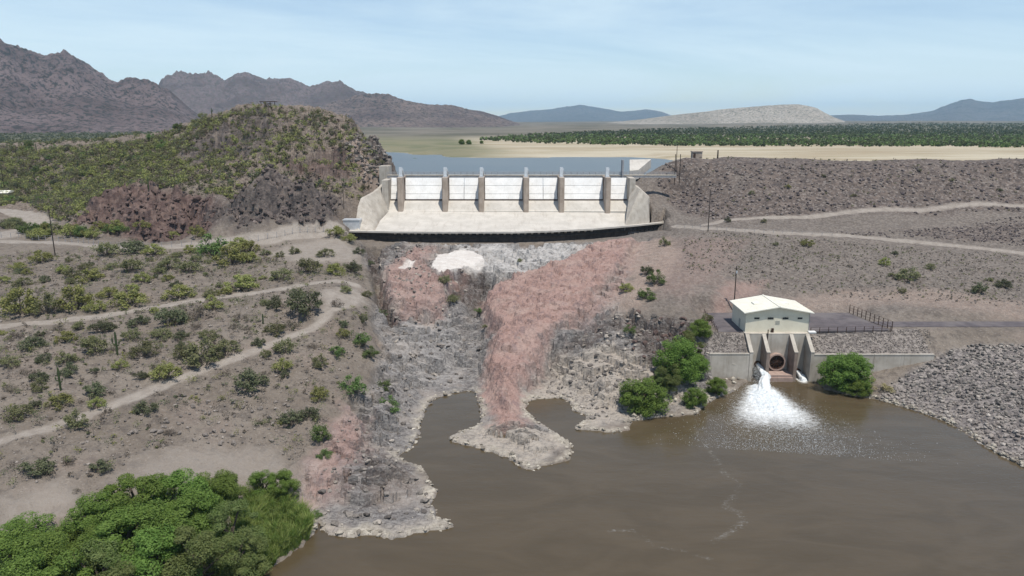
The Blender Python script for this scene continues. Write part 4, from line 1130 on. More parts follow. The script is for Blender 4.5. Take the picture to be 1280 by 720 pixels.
# ------------------------------------------------------------------ outlet works
ow = empty('outlet_structure', ((XW[0] + XW[3]) / 2, OF, 0))
tag(ow, 'concrete outlet chambers with sloping divider walls at the river under the cream building', 'outlet structure')
def slope_wall(x0, x1, name, mat):
    mb = MB()
    mb.prism([(OF, -3), (OB, -3), (OB, YZ - .1), (OB - .4, YZ - .1), (OF + .5, 7.3), (OF, 7.2)], 'x', x0, x1)
    return mb.build(name, mat, ow)
for k, x in enumerate(XW):
    slope_wall(x - .38, x + .38, 'divider_wall', M['shadewall'] if k in (1, 2) else M['concrete'])
    mb = MB(); mb.prism([(OF - .06, 7.12), (OF + .45, 7.31), (OB - .45, YZ - .08), (OB - .45, YZ + .08), (OF + .42, 7.5), (OF - .06, 7.32)], 'x', x - .44, x + .44); mb.build('wall_cap', M['concrete'], ow)
for k in range(3):
    mb = MB(); mb.box(XW[k] + .39, XW[k + 1] - .39, OB - .3, OB + .8, -3, YZ - .03)
    bk = mb.build('bulkhead', M['concrete'], ow)
mb = MB(); mb.box(XW[0] - .4, XW[3] + .4, OB + .81, OB + 1.0, 5, YZ); mb.box(XW[0] - .45, XW[3] + .45, OB - .32, OB + 1.4, YZ - .02, YZ + .16); mb.build('deck', M['concrete'], ow)
cxm = (XW[1] + XW[2]) / 2
mb = MB(); mb.box(XW[1] + .39, XW[2] - .39, OF + .1, OB - .31, -.6, 1.55); mb.box(XW[1] + .385, XW[2] - .385, OF - .25, OF + .7, -.7, 1.0); mb.build('valve_slab', M['slab'], ow)
def ring(mb, c, r0, r1, y0, y1, n=28):
    vs = []
    for y in (y0, y1):
        for r in (r0, r1):
            vs += [(c[0] + r * math.cos(2 * math.pi * k / n), y, c[1] + r * math.sin(2 * math.pi * k / n)) for k in range(n)]
    fs = []
    for k in range(n):
        j = (k + 1) % n
        fs += [(k, j, n + j, n + k), (2 * n + k, 3 * n + k, 3 * n + j, 2 * n + j), (n + k, n + j, 3 * n + j, 3 * n + k), (k, 2 * n + k, 2 * n + j, j)]
    mb.add(vs, fs)
vz = 3.75
mb = MB(); ring(mb, (cxm, vz), 1.78, 2.12, OB - 1.5, OB - .31); vr = mb.build('valve_ring', M['slab'], ow, smooth=False)
mb = MB(); ring(mb, (cxm, vz), 1.6, 1.775, OB - 1.4, OB - .5); mb.build('valve_liner', M['rust'], vr)
mb = MB(); n_ = 28
mb.add([(cxm + 1.7 * math.cos(2 * math.pi * k / n_), OB - .6, vz + 1.7 * math.sin(2 * math.pi * k / n_)) for k in range(n_)] + [(cxm, OB - 1.0, vz)], [(k, (k + 1) % n_, n_) for k in range(n_)]); mb.build('valve_cone', M['rust'], vr)
mb = MB()
for k in range(6):
    an = math.pi * k / 6; d_ = (1.44 * math.cos(an), 1.44 * math.sin(an))
    mb.tube([(cxm - d_[0], OB - 1.2 + .02 * k, vz - d_[1]), (cxm + d_[0], OB - 1.2 + .02 * k, vz + d_[1])], .07, 5)
mb.build('valve_vanes', M['rust'], vr)
mb = MB(); mb.tube([(XW[1] + .9, OB - .55, 5.2), (XW[1] + .9, OB - .55, YZ + 1.2)], .12, 6); mb.build('stem_pipe', M['rust'], ow)
mb = MB(); ring(mb, (JL[0], JL[2]), .55, .8, OB - .75, OB - .3, 18); mb.build('jet_nozzle', M['rust'], ow)
mb = MB(); ring(mb, (JR[0], JR[2]), .45, .7, OB - .75, OB - .3, 18); mb.build('jet_nozzle', M['rust'], ow)

# retaining walls
def wall_thing(segs, top, label, joints=0):
    o = empty('retaining_wall', (segs[0][0], segs[0][1], 0)); tag(o, label, 'wall')
    for (x0, y0), (x1, y1) in zip(segs[:-1], segs[1:]):
        L = math.hypot(x1 - x0, y1 - y0); nx, ny = -(y1 - y0) / L * .45, (x1 - x0) / L * .45
        k = max(1, round(L / 7.5))
        for i in range(k):
            a = (x0 + (x1 - x0) * i / k, y0 + (y1 - y0) * i / k); b = (x0 + (x1 - x0) * (i + 1) / k - (x1 - x0) / L * .06, y0 + (y1 - y0) * (i + 1) / k - (y1 - y0) / L * .06)
            mb = MB(); mb.prism([a, b, (b[0] + nx, b[1] + ny), (a[0] + nx, a[1] + ny)], 'z', -2.5, top); mb.build('wall_panel', M['concrete'], o)
            mb = MB(); mb.prism([(a[0] - nx * .2, a[1] - ny * .2), (b[0] - nx * .2, b[1] - ny * .2), (b[0] + nx * 1.15, b[1] + ny * 1.15), (a[0] + nx * 1.15, a[1] + ny * 1.15)], 'z', top + .002, top + .22); mb.build('coping', M['concrete'], o)
wall_thing([(XL - 2.6, OF + 3.4), (XL, OF + .05), (XW[0] - .4, OF + .05)], 6.75, 'short pale concrete retaining wall between the rocky bank and the outlet chambers')
wall_thing([(XW[3] + .42, OF + .05), (XR, OF + .05)], 6.55, 'long pale concrete retaining wall running from the outlet chambers to the riprap bank')
mb = MB(); mb.box(XW[3] + .5, XW[3] + 2.2, OB - .2, OB + 1.0, YZ + .17, YZ + .5); tag(mb.build('concrete_block', M['gate']), 'low white block on the outlet deck by the building corner', 'block')

# yard and access road
YD = [(XW[0] - 6.3, OB + 1.6), (XW[0] - .3, OB + 1.45), (XW[3] + 21.5, OB + 3.4), (XW[3] + 18.5, 188.2), (XW[0] - 4.8, 188.2)]
mb = MB(); mb.add([(x, y, YZ + .03) for x, y in YD] + [(x, y, YZ - .4) for x, y in YD], [tuple(range(5))] + [(i, (i + 1) % 5, 5 + (i + 1) % 5, 5 + i) for i in range(5)])
mb.build('asphalt_yard', M['asphalt'])['kind'] = 'structure'
RD = [(XW[3] + 21.9, 174.6), (195, 174.8), (195, 179.6), (XW[3] + 20.5, 179.4)]
mb = MB(); mb.add([(x, y, YZ + .05) for x, y in RD] + [(x, y, YZ - .4) for x, y in RD], [(0, 1, 2, 3)] + [(i, (i + 1) % 4, 4 + (i + 1) % 4, 4 + i) for i in range(4)])
mb.build('access_road', M['asphalt'])['kind'] = 'structure'

# building
BX0, BX1 = px2x(932.5, OB + .8, 13), px2x(1012, OB + .8, 13)
BY0, BY1 = OB + 1.05, OB + 12.0
BZ0, BZ1 = YZ + .17, YZ + 5.0
bd = empty('outlet_building', ((BX0 + BX1) / 2, BY0, BZ0))
tag(bd, 'cream control building with pale low gable roof above the outlet chambers', 'building')
xm = (BX0 + BX1) / 2; RH = 1.35
mb = MB(); mb.prism([(BX0, YZ - .3), (BX1, YZ - .3), (BX1, BZ1), (xm, BZ1 + RH), (BX0, BZ1)], 'y', BY0, BY1); wl_ = mb.build('wall', M['wall'], bd)
for s_, xe in ((-1, BX0), (1, BX1)):
    ex = xe + s_ * .7; ez = BZ1 - .7 * RH / (xm - BX0)
    mb = MB(); mb.prism([(xm, BZ1 + RH + .03), (ex, ez + .03), (ex, ez + .25), (xm, BZ1 + RH + .25)], 'y', BY0 - .8, BY1 + .6); rp_ = mb.build('roof_panel', M['roof'], bd)
    for k in range(1, 12):
        yy = BY0 - .8 + k * (BY1 - BY0 + 1.4) / 12
        mb = MB(); mb.prism([(xm, BZ1 + RH + .251), (ex, ez + .251), (ex, ez + .31), (xm, BZ1 + RH + .31)], 'y', yy - .05, yy + .05); mb.build('roof_seam', M['roof'], rp_)
for sx_ in (-3.6, 3.2):
    zr_ = BZ1 + RH * (1 - abs(sx_) / (xm - BX0)) + .2
    mb = MB(); mb.box(xm + sx_ - .9, xm + sx_ + .9, BY0 + 4.2, BY0 + 6.4, zr_ - .3, zr_ + .2); mb.build('roof_vent', M['roof'], bd)
mb = MB(); mb.box(xm - .2, xm + .2, BY0 - .81, BY1 + .61, BZ1 + RH + .23, BZ1 + RH + .36); mb.build('ridge_cap', M['roof'], bd)
mb = MB(); mb.box(BX0 - .03, BX1 + .03, BY0 - .06, BY0 - .002, BZ1 - .9, BZ1 - .72); mb.build('trim_band', M['wall'], bd)
for pxc, wd in [(946, 1.25), (961.5, .75), (965, .75), (980, .75), (983.5, .75), (1000, 1.15)]:
    x = px2x(pxc, BY0, BZ1 - 1.4)
    mb = MB(); mb.box(x - wd / 2 - .08, x + wd / 2 + .08, BY0 - .05, BY0 - .003, BZ1 - 1.72, BZ1 - 1.12); wn_ = mb.build('window', M['wall'], bd)
    mb = MB(); mb.box(x - wd / 2, x + wd / 2, BY0 - .075, BY0 - .052, BZ1 - 1.64, BZ1 - 1.2); mb.build('pane', M['glass'], wn_)
x = px2x(972, BY0, BZ1 - 2.4); mb = MB(); mb.box(x - .5, x + .5, BY0 - .07, BY0 - .004, BZ1 - 2.9, BZ1 - 2.05); mb.build('sign', M['sign'], bd)
x = px2x(966, BY0 - .6, YZ + .5); mb = MB(); mb.box(x - .25, x + .25, BY0 - .55, BY0 - .15, YZ + .165, YZ + 1.15); tag(mb.build('control_box', M['rust']), 'small rusty control box on the deck before the cream building', 'control box')
mb = MB(); mb.box(BX1 - .06, BX1 + .02, BY0 - .1, BY0 - .003, BZ0, BZ1); mb.build('downpipe', M['rail'], bd)
mb = MB(); mb.box(BX0 - .05, BX0 - .003, BY0 + 4, BY0 + 5.1, BZ0, BZ0 + 2.1); mb.build('door', M['sign'], bd)

# jets of water
def jet(path, rads, name, label, seed):
    path = [Vector(p) for p in path]
    nseg, nk = 40, 26
    V = []; 
    for i in range(nseg + 1):
        t = i / nseg * (len(path) - 1); k = min(int(t), len(path) - 2); f = t - k
        c = path[k].lerp(path[k + 1], f); r = rads[k] + (rads[k + 1] - rads[k]) * f
        d = (path[k + 1] - path[k]).normalized(); u = Vector((1, 0, 0)); u = (u - d * u.dot(d)).normalized(); w = u.cross(d)
        for j in range(nk):
            an = 2 * math.pi * j / nk
            V.append((c + u * math.cos(an) * r + w * math.sin(an) * r * .62, an, i))
    A3 = np.array([tuple(v[0]) for v in V]); an = np.array([v[1] for v in V]); ii_ = np.array([v[2] for v in V])
    nz = .45 * vnoise(np.cos(an) * 2.2 + seed, ii_ * .08 + np.sin(an) * 2, seed) + .4 * vnoise(np.cos(an) * 5 + seed, ii_ * .2 + np.sin(an) * 4, seed + 3)
    cen = A3.reshape(nseg + 1, nk, 3).mean(1, keepdims=True)
    A3 = (cen + (A3.reshape(nseg + 1, nk, 3) - cen) * (1 + nz.reshape(nseg + 1, nk, 1) * .85)).reshape(-1, 3)
    idx_ = np.arange((nseg + 1) * nk).reshape(nseg + 1, nk)
    q = np.stack([idx_[:-1], np.roll(idx_[:-1], -1, 1), np.roll(idx_[1:], -1, 1), idx_[1:]], -1).reshape(-1, 4)
    o = link(name, fast_mesh(name, A3, q), M['foam']); tag(o, label, 'water jet')
    return o
m = NT('white_water'); m.color(m.mix(m.ramp(m.noise(1.4, 6, .7), .35, .6), (.52, .57, .60), (.72, .74, .75))); m.b.inputs['Roughness'].default_value = .6
m.bump(m.noise(2.5, 6, .7), .6, .3)
m.b.inputs['Subsurface Weight'].default_value = .0
M['foam'] = m.m
e = P(957, 497, 0)
jet([JL, (JL[0] + .15, JL[1] - 2.5, 2.6), (JL[0] + .45, JL[1] - 5.0, 1.6), ((JL[0] + e[0]) / 2 + .3, (JL[1] + e[1]) / 2 - .8, .7), (e[0] + .3, e[1] + .5, -1.4)], [.45, .65, .95, 1.35, 1.6], 'water_jet', 'big white jet of water shooting from the left outlet chamber into the river', 3)
jet([JR, (JR[0] + .1, JR[1] - 1.4, .8), (JR[0] + .35, JR[1] - 3.0, .3), (JR[0] + .6, JR[1] - 4.4, -1.2)], [.42, .6, .8, .9], 'water_jet', 'small white spill of water from the right outlet chamber', 8)
# churned foam where the jet lands: heaped lumps and spray
X, Y, V, q = grid_sheet(ax[0] - 14, ax[0] + 22, bx2[1] - 3, ax[1] + 4, 240, 260)
al = (X - ax[0]) * dxy[0] + (Y - ax[1]) * dxy[1]; ac = (X - ax[0]) * -dxy[1] + (Y - ax[1]) * dxy[0]
wid = 3.6 + np.clip(al, 0, 40) * .42
cm = sstep(1.1, .1, np.abs(ac) / wid) * sstep(-2.5, 1, al) * sstep(L_ * 1.0, L_ * .1, al)
nzf = .5 + .5 * ridged(X / 1.5, Y / 2.2, 5, 71, .62)
Zf = cm * (1.0 * nzf + .15) - .38 - .35 * (1 - cm) + .35 * fbm(X / .8, Y / .8, 3, 75) * sstep(0, .3, cm)
V[:, 2] = Zf.ravel()
qz = V[q][:, :, 2].max(1) > -.12
q2 = q[qz]; us_ = np.unique(q2); rm = np.full(len(V), -1); rm[us_] = np.arange(len(us_))
link('churning_foam', fast_mesh('churning_foam', V[us_], rm[q2]), M['foam'])['kind'] = 'stuff'
nd = 30000
tt = RNG.random(nd) ** .8; aa = RNG.normal(0, .50, nd)
la = -7.5 + tt * (L_ * 1.12 + 7.5); wa = np.where(la < 0, .5 + (la + 7.5) * .28, 3.2 + np.clip(la, 0, 40) * .44) * aa
cx_ = ax[0] + dxy[0] * la - dxy[1] * wa; cy2 = ax[1] + dxy[1] * la + dxy[0] * wa
cx_ = np.where(la < 0, JL[0] + (ax[0] + dxy[0] * 0 - JL[0]) * np.clip((la + 7.5) / 7.5, 0, 1) - dxy[1] * wa, cx_)
hgt_ = np.where(la < 0, 2.6 * (1 - ((la + 7.5) / 7.5) ** 1.8), 0)
cz_ = hgt_ * .9 + np.abs(RNG.normal(0, .6, nd)) * (1 - .75 * tt) * np.exp(-aa ** 2) + .06
sz = RNG.uniform(.03, .095, nd)
T = RNG.normal(0, 1, (nd, 3, 3)); T /= np.linalg.norm(T, axis=-1, keepdims=True)
T = T * np.array([.8, 1.7, .8])
Vd = np.stack([cx_, cy2, cz_], -1)[:, None, :] + T * sz[:, None, None]
link('spray', fast_mesh('spray', Vd.reshape(-1, 3), np.arange(nd * 3).reshape(-1, 3)), M['foam'])['kind'] = 'stuff'

# ------------------------------------------------------------------ poles and fences
def pole(px, py, hpx, label, arm=True, r=.17):
    h3 = hit(px, py, Z)
    depth = h3[1] * CT + (H - h3[2]) * ST
    L = hpx / F * depth / CT
    o = empty('utility_pole', h3); tag(o, label, 'pole', 'wooden utility poles')
    mb = MB(); mb.tube([(h3[0], h3[1], h3[2] - .6), (h3[0], h3[1], h3[2] + L)], [r, r * .7], 8); mb.build('pole_shaft', M['wood'], o)
    if arm:
        mb = MB(); mb.box(h3[0] - .6, h3[0] + .6, h3[1] - .22, h3[1] - .1, h3[2] + L - .75, h3[2] + L - .6); mb.build('crossarm', M['wood'], o)
        mb = MB(); mb.tube([(h3[0] + .02, h3[1] - .3, h3[2] + L - 1.9), (h3[0] + .02, h3[1] - .3, h3[2] + L - 1.2)], .2, 8); mb.build('insulator', M['galv'], o)
    return h3, L
pole(69, 320, 58, 'dark utility pole beside the wire fence on the left plateau', False)
pole(885, 289, 50, 'bare dark pole at the junction of the two dirt roads', False)
pole(917, 389, 56, 'tall dark pole rising behind the cream control building')
pole(6, 240, 32, 'utility pole by the white roofed shed among the hillside shrubs', False)
pole(845, 214, 31, 'dark pole where the spillway walkway meets the embankment', False)
pole(430, 262, 32, 'thin pole on the rocky slope above the spillway wing wall', False, .1)
pole(412, 258, 18, 'short thin pole on the rocky slope beside the spillway', False, .1)
pole(897, 197, 10, 'stubby dark post on the dam crest beside the small hut', False, .4)

def fence(pts, spacing, height, label, mat, r=.05, rails=(.5, 1.0), G=None, world=False):
    q = pts if world else [hit(*p, Z) for p in pts]
    o = empty('wire_fence', (q[0][0], q[0][1], q[0][2])); tag(o, label, 'fence')
    seg = [math.hypot(b[0] - a[0], b[1] - a[1]) for a, b in zip(q[:-1], q[1:])]
    tot = sum(seg); k = max(2, int(tot / spacing)); tops = []
    me_ = MB().box(-r, r, -r, r, -.4, height).mesh('post'); me_.materials.append(mat)
    for i in range(k + 1):
        s = tot * i / k
        for (a, b), L in zip(zip(q[:-1], q[1:]), seg):
            if s <= L + 1e-6: break
            s -= L
        t = min(s / L, 1); x = a[0] + (b[0] - a[0]) * t; y = a[1] + (b[1] - a[1]) * t
        z = (a[2] + (b[2] - a[2]) * t) if world else gz(x, y)
        p = link('post', me_, None, o); p.location = Vector((x, y, z)) - o.location
        tops.append((x, y, z))
    for f_ in rails:
        mb = MB(); mb.tube([(x, y, z + height * f_ * .98) for x, y, z in tops], r * .45, 4); mb.build('wire', mat, o)
    return o
fence([(-10, 297), (20, 298), (60, 301), (100, 304), (130, 309), (160, 311), (200, 310), (235, 308), (280, 305), (322, 302), (350, 297), (385, 291), (414, 287)], 3.0, 2.0, 'long chain link fence with thin posts along the plateau road', M['rail'], .055, (.33, .66, 1.0))
fence([(XW[3] + 1.5, OB + 1.5, YZ), (XW[3] + 21.6, OB + 3.0, YZ)], 2.2, 1.15, 'black railing along the river side of the asphalt yard', M['rust'], .06, (.5, 1.0), world=True)
fence([(XW[3] + 22.0, OB + 3.2, YZ), (XW[3] + 19.2, 188.5, YZ)], 1.6, 2.2, 'dark tall fence closing the far end of the asphalt yard', M['rust'], .07, (.33, .66, 1.0), world=True)
fence([(XW[0] - 6.6, OB + 1.4, YZ), (XW[0] - 5.2, 188, YZ)], 2.0, 1.1, 'dark railing beside the asphalt strip left of the building', M['rust'], .05, (.5, 1.0), world=True)
fence([(846, 285), (900, 289), (990, 292), (1040, 295)], 3.4, 1.2, 'low wire fence below the dirt road junction on the dam side', M['rail'], .05, (.5, 1.0))
fence([(806, 193), (826, 193), (850, 194)], 3.0, 3.0, 'row of tall posts on the gravel beside the dam crest', M['rail'], .09, (1.0,)) if False else None
# hut on the crest
a = P(874.5, 197, 43.0)
hu = empty('crest_hut', (a[0], a[1] + 6, 42.7)); tag(hu, 'small brown hut standing on the dam crest', 'hut')
mb = MB(); mb.box(a[0] - 2.4, a[0] + 2.4, a[1] + 4.4, a[1] + 8, 42.4, 45.6); mb.build('wall', M['pier'], hu)
mb = MB(); mb.box(a[0] - 2.7, a[0] + 2.7, a[1] + 4.1, a[1] + 8.3, 45.602, 45.9); mb.build('roof', M['pier'], hu)
mb = MB(); mb.box(a[0] - 2.1, a[0] - .9, a[1] + 4.36, a[1] + 4.398, 42.7, 45.0); mb.build('door', M['rust'], hu)
# shed at the far left, white roof
a = hit(6, 247, Z)
shd = empty('shed', a); tag(shd, 'small white roofed shed among green shrubs beside the dirt road', 'shed')
mb = MB(); mb.box(a[0] - 6, a[0] + 1.5, a[1], a[1] + 4, a[2] - .5, a[2] + 2.2); mb.build('wall', M['sign'], shd)
mb = MB(); mb.prism([(a[1] - .5, a[2] + 2.21), (a[1] + 4.5, a[2] + 2.21), (a[1] + 4.5, a[2] + 3.0), (a[1] + 2, a[2] + 3.4)], 'x', a[0] - 6.6, a[0] + 2.1); mb.build('roof', M['roof'], shd)
# flat shelter on the hilltop
a = hit(334, 130.5, Z) or W(334, 130, 384)
sh_ = empty('hilltop_shelter', (a[0], a[1] + 2, a[2])); tag(sh_, 'low dark flat roofed shelter on the hilltop', 'shelter')
mb = MB(); mb.box(a[0] - 4.2, a[0] + 4.2, a[1] + .6, a[1] + 4, a[2] + 1.7, a[2] + 2.0); mb.build('roof', M['rust'], sh_)
for dx_ in (-3.6, -1.2, 1.2, 3.6):
    mb = MB(); mb.box(a[0] + dx_ - .12, a[0] + dx_ + .12, a[1] + 1, a[1] + 1.24, a[2] - 2, a[2] + 1.699); mb.build('post', M['wood'], sh_)
# ------------------------------------------------------------------ vegetation
def leaf_cloud(rng, centers, radii, per, size, squash=.8, up=.25, shell=.55):
    """leaf faces spread through lobes; every leaf is its own small quad"""
    n_ = len(centers) * per
    c = np.repeat(np.asarray(centers), per, 0); r = np.repeat(np.asarray(radii), per)
    d = rng.normal(0, 1, (n_, 3)); d /= np.linalg.norm(d, axis=1, keepdims=True)
    rad = (shell + (1 - shell) * rng.random(n_)) * (.85 + .3 * rng.random(n_))
    p = c + d * (r * rad)[:, None] * np.array([1, 1, squash])
    nrm = d + rng.normal(0, .55, (n_, 3)) + np.array([0, 0, up]); nrm /= np.linalg.norm(nrm, axis=1, keepdims=True)
    u = np.cross(nrm, rng.normal(0, 1, (n_, 3))); u /= np.linalg.norm(u, axis=1, keepdims=True); v = np.cross(nrm, u)
    s = size * (.6 + .8 * rng.random(n_))[:, None]
    a = u * s; b = v * s * .62
    V = np.stack([p - a - b * .3, p + a * .1 - b, p + a + b * .2, p - a * .1 + b], 1)
    return V.reshape(-1, 3), np.arange(n_ * 4).reshape(-1, 4)

def shrub_meshes(kind, mat, seed, lobes=9, per=46, size=.062, tall=.62, nvar=3, spread=.40, airy=.0):
    out = []
    for v in range(nvar):
        rng = np.random.default_rng(seed * 10 + v)
        an = rng.random(lobes) * 2 * math.pi; rr = spread * np.sqrt(rng.random(lobes))
        hh = tall * (.35 + .5 * rng.random(lobes)) * (1 - .8 * (rr / .5) ** 2)
        cs = np.stack([rr * np.cos(an), rr * np.sin(an), hh], -1)
        rd = .09 + .10 * rng.random(lobes)
        V, q = leaf_cloud(rng, cs, rd, per, size, .85, .35, .35 + .2 * airy)
        V[:, 2] = np.maximum(V[:, 2], -.02)
        me = fast_mesh('foliage', V, q, False); me.materials.append(mat)
        mb = MB()
        for c in cs:
            mb.tube([(0, 0, -.05), (c[0] * .5, c[1] * .5, c[2] * .45), tuple(c * 1.05)], [.014, .010, .004], 4, False)
        ms = mb.mesh('stems'); ms.materials.append(M['twig'])
        out.append((me, ms))
    return out
SHR = {0: shrub_meshes('paloverde', M['leaf0'], 11, 22, 75, .026, .75), 1: shrub_meshes('creosote', M['leaf1'], 12, 20, 70, .026, .7),
       2: shrub_meshes('mesquite', M['leaf2'], 13, 20, 70, .028, .72), 3: shrub_meshes('dry', M['leaf3'], 14, 14, 45, .024, .55, airy=1),
       4: shrub_meshes('fresh', M['leaf4'], 15, 22, 75, .028, .85), 5: shrub_meshes('straw', M['leaf5'], 16, 14, 60, .026, .55)}
KIND = {0: 'yellow-green', 1: 'olive', 2: 'grey-green', 3: 'dry brown', 4: 'fresh green', 5: 'straw-coloured'}
def zone(x, y, px, py):
    if px > 700 and y < 175: return 'on the rocky bank by the outlet'
    if px > 820: return 'on gravel below the dam' if y < 300 else 'on the embankment face'
    if 430 < px < 720: return 'in the spillway gorge'
    if 720 <= px <= 835: return 'above the pink rock'
    if y > 285 and px < 430 and gz(x, y) > 22: return 'on the rocky hill'
    if y > 236: return 'on the fenced plateau'
    ya = np.interp(px, [0, 100, 200, 300, 420], [407, 395, 380, 367, 350]); yb_ = np.interp(px, [0, 100, 200, 300, 400, 450], [553, 522, 487, 452, 410, 375])
    if py < ya: return 'above the upper dirt track'
    if py < yb_: return 'between the two dirt tracks'
    return 'below the lower dirt track'
def size_word(w): return 'small' if w < 3.2 else ('large' if w > 6.2 else 'medium')

used_spots = []
def lm_(px, py, r, nm):
    h_ = hit(px, py, Z); return (h_[0], h_[1], r, nm)
LANDM = [lm_(147, 444, .5, 'the armed saguaro'), lm_(76, 488, .5, 'the dark saguaro'), lm_(329, 405, .5, 'the small saguaro'), lm_(69, 320, .5, 'the utility pole'), lm_(885, 289, .5, 'the bare pole'), lm_(570, 332, 4, 'the white rock patch'), lm_(1011, 420, 3, 'the control building'),
         lm_(440, 290, 3, 'the spillway lip'), lm_(310, 545, 8, 'the grey boulders'), lm_(360, 620, 5, 'the reeds'), lm_(334, 131, 4, 'the hilltop shelter'), lm_(180, 270, 12, 'the red rockfall'), lm_(340, 262, 14, 'the dark cliff'), lm_(480, 220, 8, 'the spillway abutment'), lm_(6, 247, 4, 'the white shed')]
def shrub(px, py, wpx, kind, pos=None, name='desert_shrub', stretch=1.0):
    h3 = pos or hit(px, py, Z)
    if h3 is None: return None
    depth = h3[1] * CT + (H - h3[2]) * ST
    w = wpx / F * depth
    # the given pixel is the foot of the shrub on the near side
    loc = Vector((h3[0], h3[1] + w * .25, 0)); loc.z = gz(loc.x, loc.y) - .05 * w
    o = empty(name, loc, random.random() * 6.28)
    me, ms = random.choice(SHR[kind])
    hgt = w * random.uniform(.72, 1.18) * stretch
    a = link('foliage', me, None, o); a.scale = (w * 1.15, w * 1.15, hgt)
    b = link('stems', ms, None, o); b.scale = a.scale
    zn = zone(h3[0], h3[1], px, py)
    shape = 'low spreading' if hgt / w < .82 else ('upright' if hgt / w > 1.08 else 'round')
    near_ = sorted((max(0, math.hypot(loc.x - lx, loc.y - ly_) - lr), nm) for lx, ly_, lr, nm in LANDM)
    tr_d = [(float(line_dist(np.array([loc.x]), np.array([loc.y]), q_)[0]) - hw_, nm) for (d__, q_, hw_), nm in zip(TR, ('the upper dirt track', 'the lower dirt track', 'the curving dirt road', 'the fenced road', 'the ramp road', 'the lower dam road', 'the crest road'))]
    near_ = sorted(near_ + tr_d)
    by = ', close to ' + near_[0][1] if near_[0][0] < 5.5 + w * .4 and near_[0][1].split()[-2:] != zn.split()[-2:] and len(zn.split()) < 6 else ''
    by = '' if len((size_word(w) + ' ' + shape + ' ' + KIND[kind] + ' shrub ' + zn + by).split()) > 16 else by
    tag(o, '%s %s %s shrub %s%s' % (size_word(w), shape, KIND[kind], zn, by), 'shrub', '%s %s %s shrubs %s%s' % (size_word(w), shape, KIND[kind], zn, by))
    used_spots.append((loc.x, loc.y, w * .5))
    return o
LIST = [(47, 330, 28, 0), (18, 338, 22, 0), (25, 358, 24, 1), (87, 347, 26, 1), (110, 353, 36, 0), (128, 321, 32, 1), (158, 342, 32, 1), (161, 317, 38, 2), (188, 321, 28, 0), (208, 339, 36, 1), (218, 322, 20, 1), (232, 341, 30, 1), (175, 355, 22, 0), (235, 317, 18, 0), (262, 321, 42, 4), (296, 311, 26, 0), (310, 316, 26, 0), (286, 332, 46, 0), (308, 329, 28, 0),
        (175, 295, 22, 0), (215, 298, 20, 0), (244, 299, 22, 0), (418, 297, 24, 0), (350, 322, 15, 1), (366, 318, 17, 1), (383, 342, 30, 1), (406, 322, 24, 1), (417, 344, 26, 0), (299, 365, 42, 0), (350, 352, 30, 1), (220, 376, 38, 0), (262, 372, 20, 1), (279, 370, 17, 0), (134, 373, 30, 0), (158, 386, 46, 0), (90, 389, 48, 0), (20, 396, 50, 0), (52, 395, 42, 1), (116, 391, 28, 0),
        (265, 389, 24, 0), (171, 409, 28, 2), (205, 409, 46, 2), (245, 401, 30, 3), (297, 402, 20, 3), (343, 387, 24, 2), (380, 396, 50, 2), (363, 412, 26, 3), (339, 419, 34, 1), (323, 434, 20, 2), (121, 417, 34, 2), (163, 427, 26, 1), (198, 424, 28, 1), (257, 427, 26, 1), (175, 450, 38, 1), (111, 444, 36, 1), (79, 430, 26, 0), (35, 437, 34, 2), (77, 457, 30, 1), (54, 453, 24, 2), (7, 460, 26, 1), (148, 464, 20, 0), (116, 468, 13, 2), (225, 436, 14, 2), (252, 460, 50, 1), (279, 446, 38, 1), (228, 449, 30, 1), (205, 477, 36, 0), (307, 490, 48, 2), (356, 444, 30, 1), (420, 447, 20, 4), (400, 460, 24, 1), (292, 412, 15, 3), (309, 414, 15, 3), (242, 412, 17, 3), (390, 436, 15, 3),
        (72, 511, 34, 0), (20, 526, 36, 1), (42, 513, 18, 2), (114, 498, 32, 2), (118, 513, 22, 0), (178, 518, 28, 2), (361, 536, 30, 2), (386, 525, 30, 2), (397, 502, 26, 0), (398, 556, 28, 4), (405, 572, 20, 4), (121, 592, 30, 2), (40, 595, 42, 2), (81, 582, 24, 3), (210, 546, 18, 3), (94, 616, 11, 3), (395, 648, 14, 4), (10, 492, 20, 3), (45, 480, 26, 2), (30, 470, 20, 3), (140, 440, 16, 3), (15, 425, 24, 3), (70, 415, 18, 3), (192, 462, 16, 3), (330, 470, 14, 3),
        (435, 303, 20, 0), (440, 342, 22, 2), (459, 372, 18, 1), (475, 390, 22, 2), (453, 403, 16, 2), (452, 437, 26, 4), (462, 450, 22, 4), (440, 497, 34, 4), (480, 484, 22, 4), (484, 504, 28, 4), (556, 360, 18, 1), (567, 382, 20, 1), (598, 397, 12, 4), (606, 412, 10, 1), (650, 328, 8, 1), (783, 365, 22, 0), (808, 376, 26, 4), (820, 358, 24, 4), (808, 345, 20, 2), (831, 308, 16, 1), (788, 423, 18, 4), (877, 412, 24, 2), (884, 402, 18, 1), (448, 318, 16, 2), (432, 366, 20, 1), (420, 385, 18, 3), (462, 330, 12, 2),
        (1011, 309, 18, 0), (1108, 333, 16, 0), (1140, 354, 32, 1), (1165, 337, 14, 1), (1120, 319, 10, 2), (1228, 368, 24, 2), (1258, 361, 20, 2), (1130, 367, 12, 1), (910, 278, 10, 2), (955, 279, 9, 1), (970, 308, 9, 1), (1115, 346, 10, 1), (1240, 352, 10, 1), (1062, 335, 9, 3), (980, 324, 8, 3),
        (1106, 491, 24, 5), (1090, 478, 14, 5), (985, 236, 9, 0), (1068, 246, 7, 1), (940, 244, 8, 1), (1190, 228, 8, 1), (1250, 240, 8, 2), (1150, 215, 7, 1), (1030, 222, 7, 2)]
for t in LIST: shrub(*t)
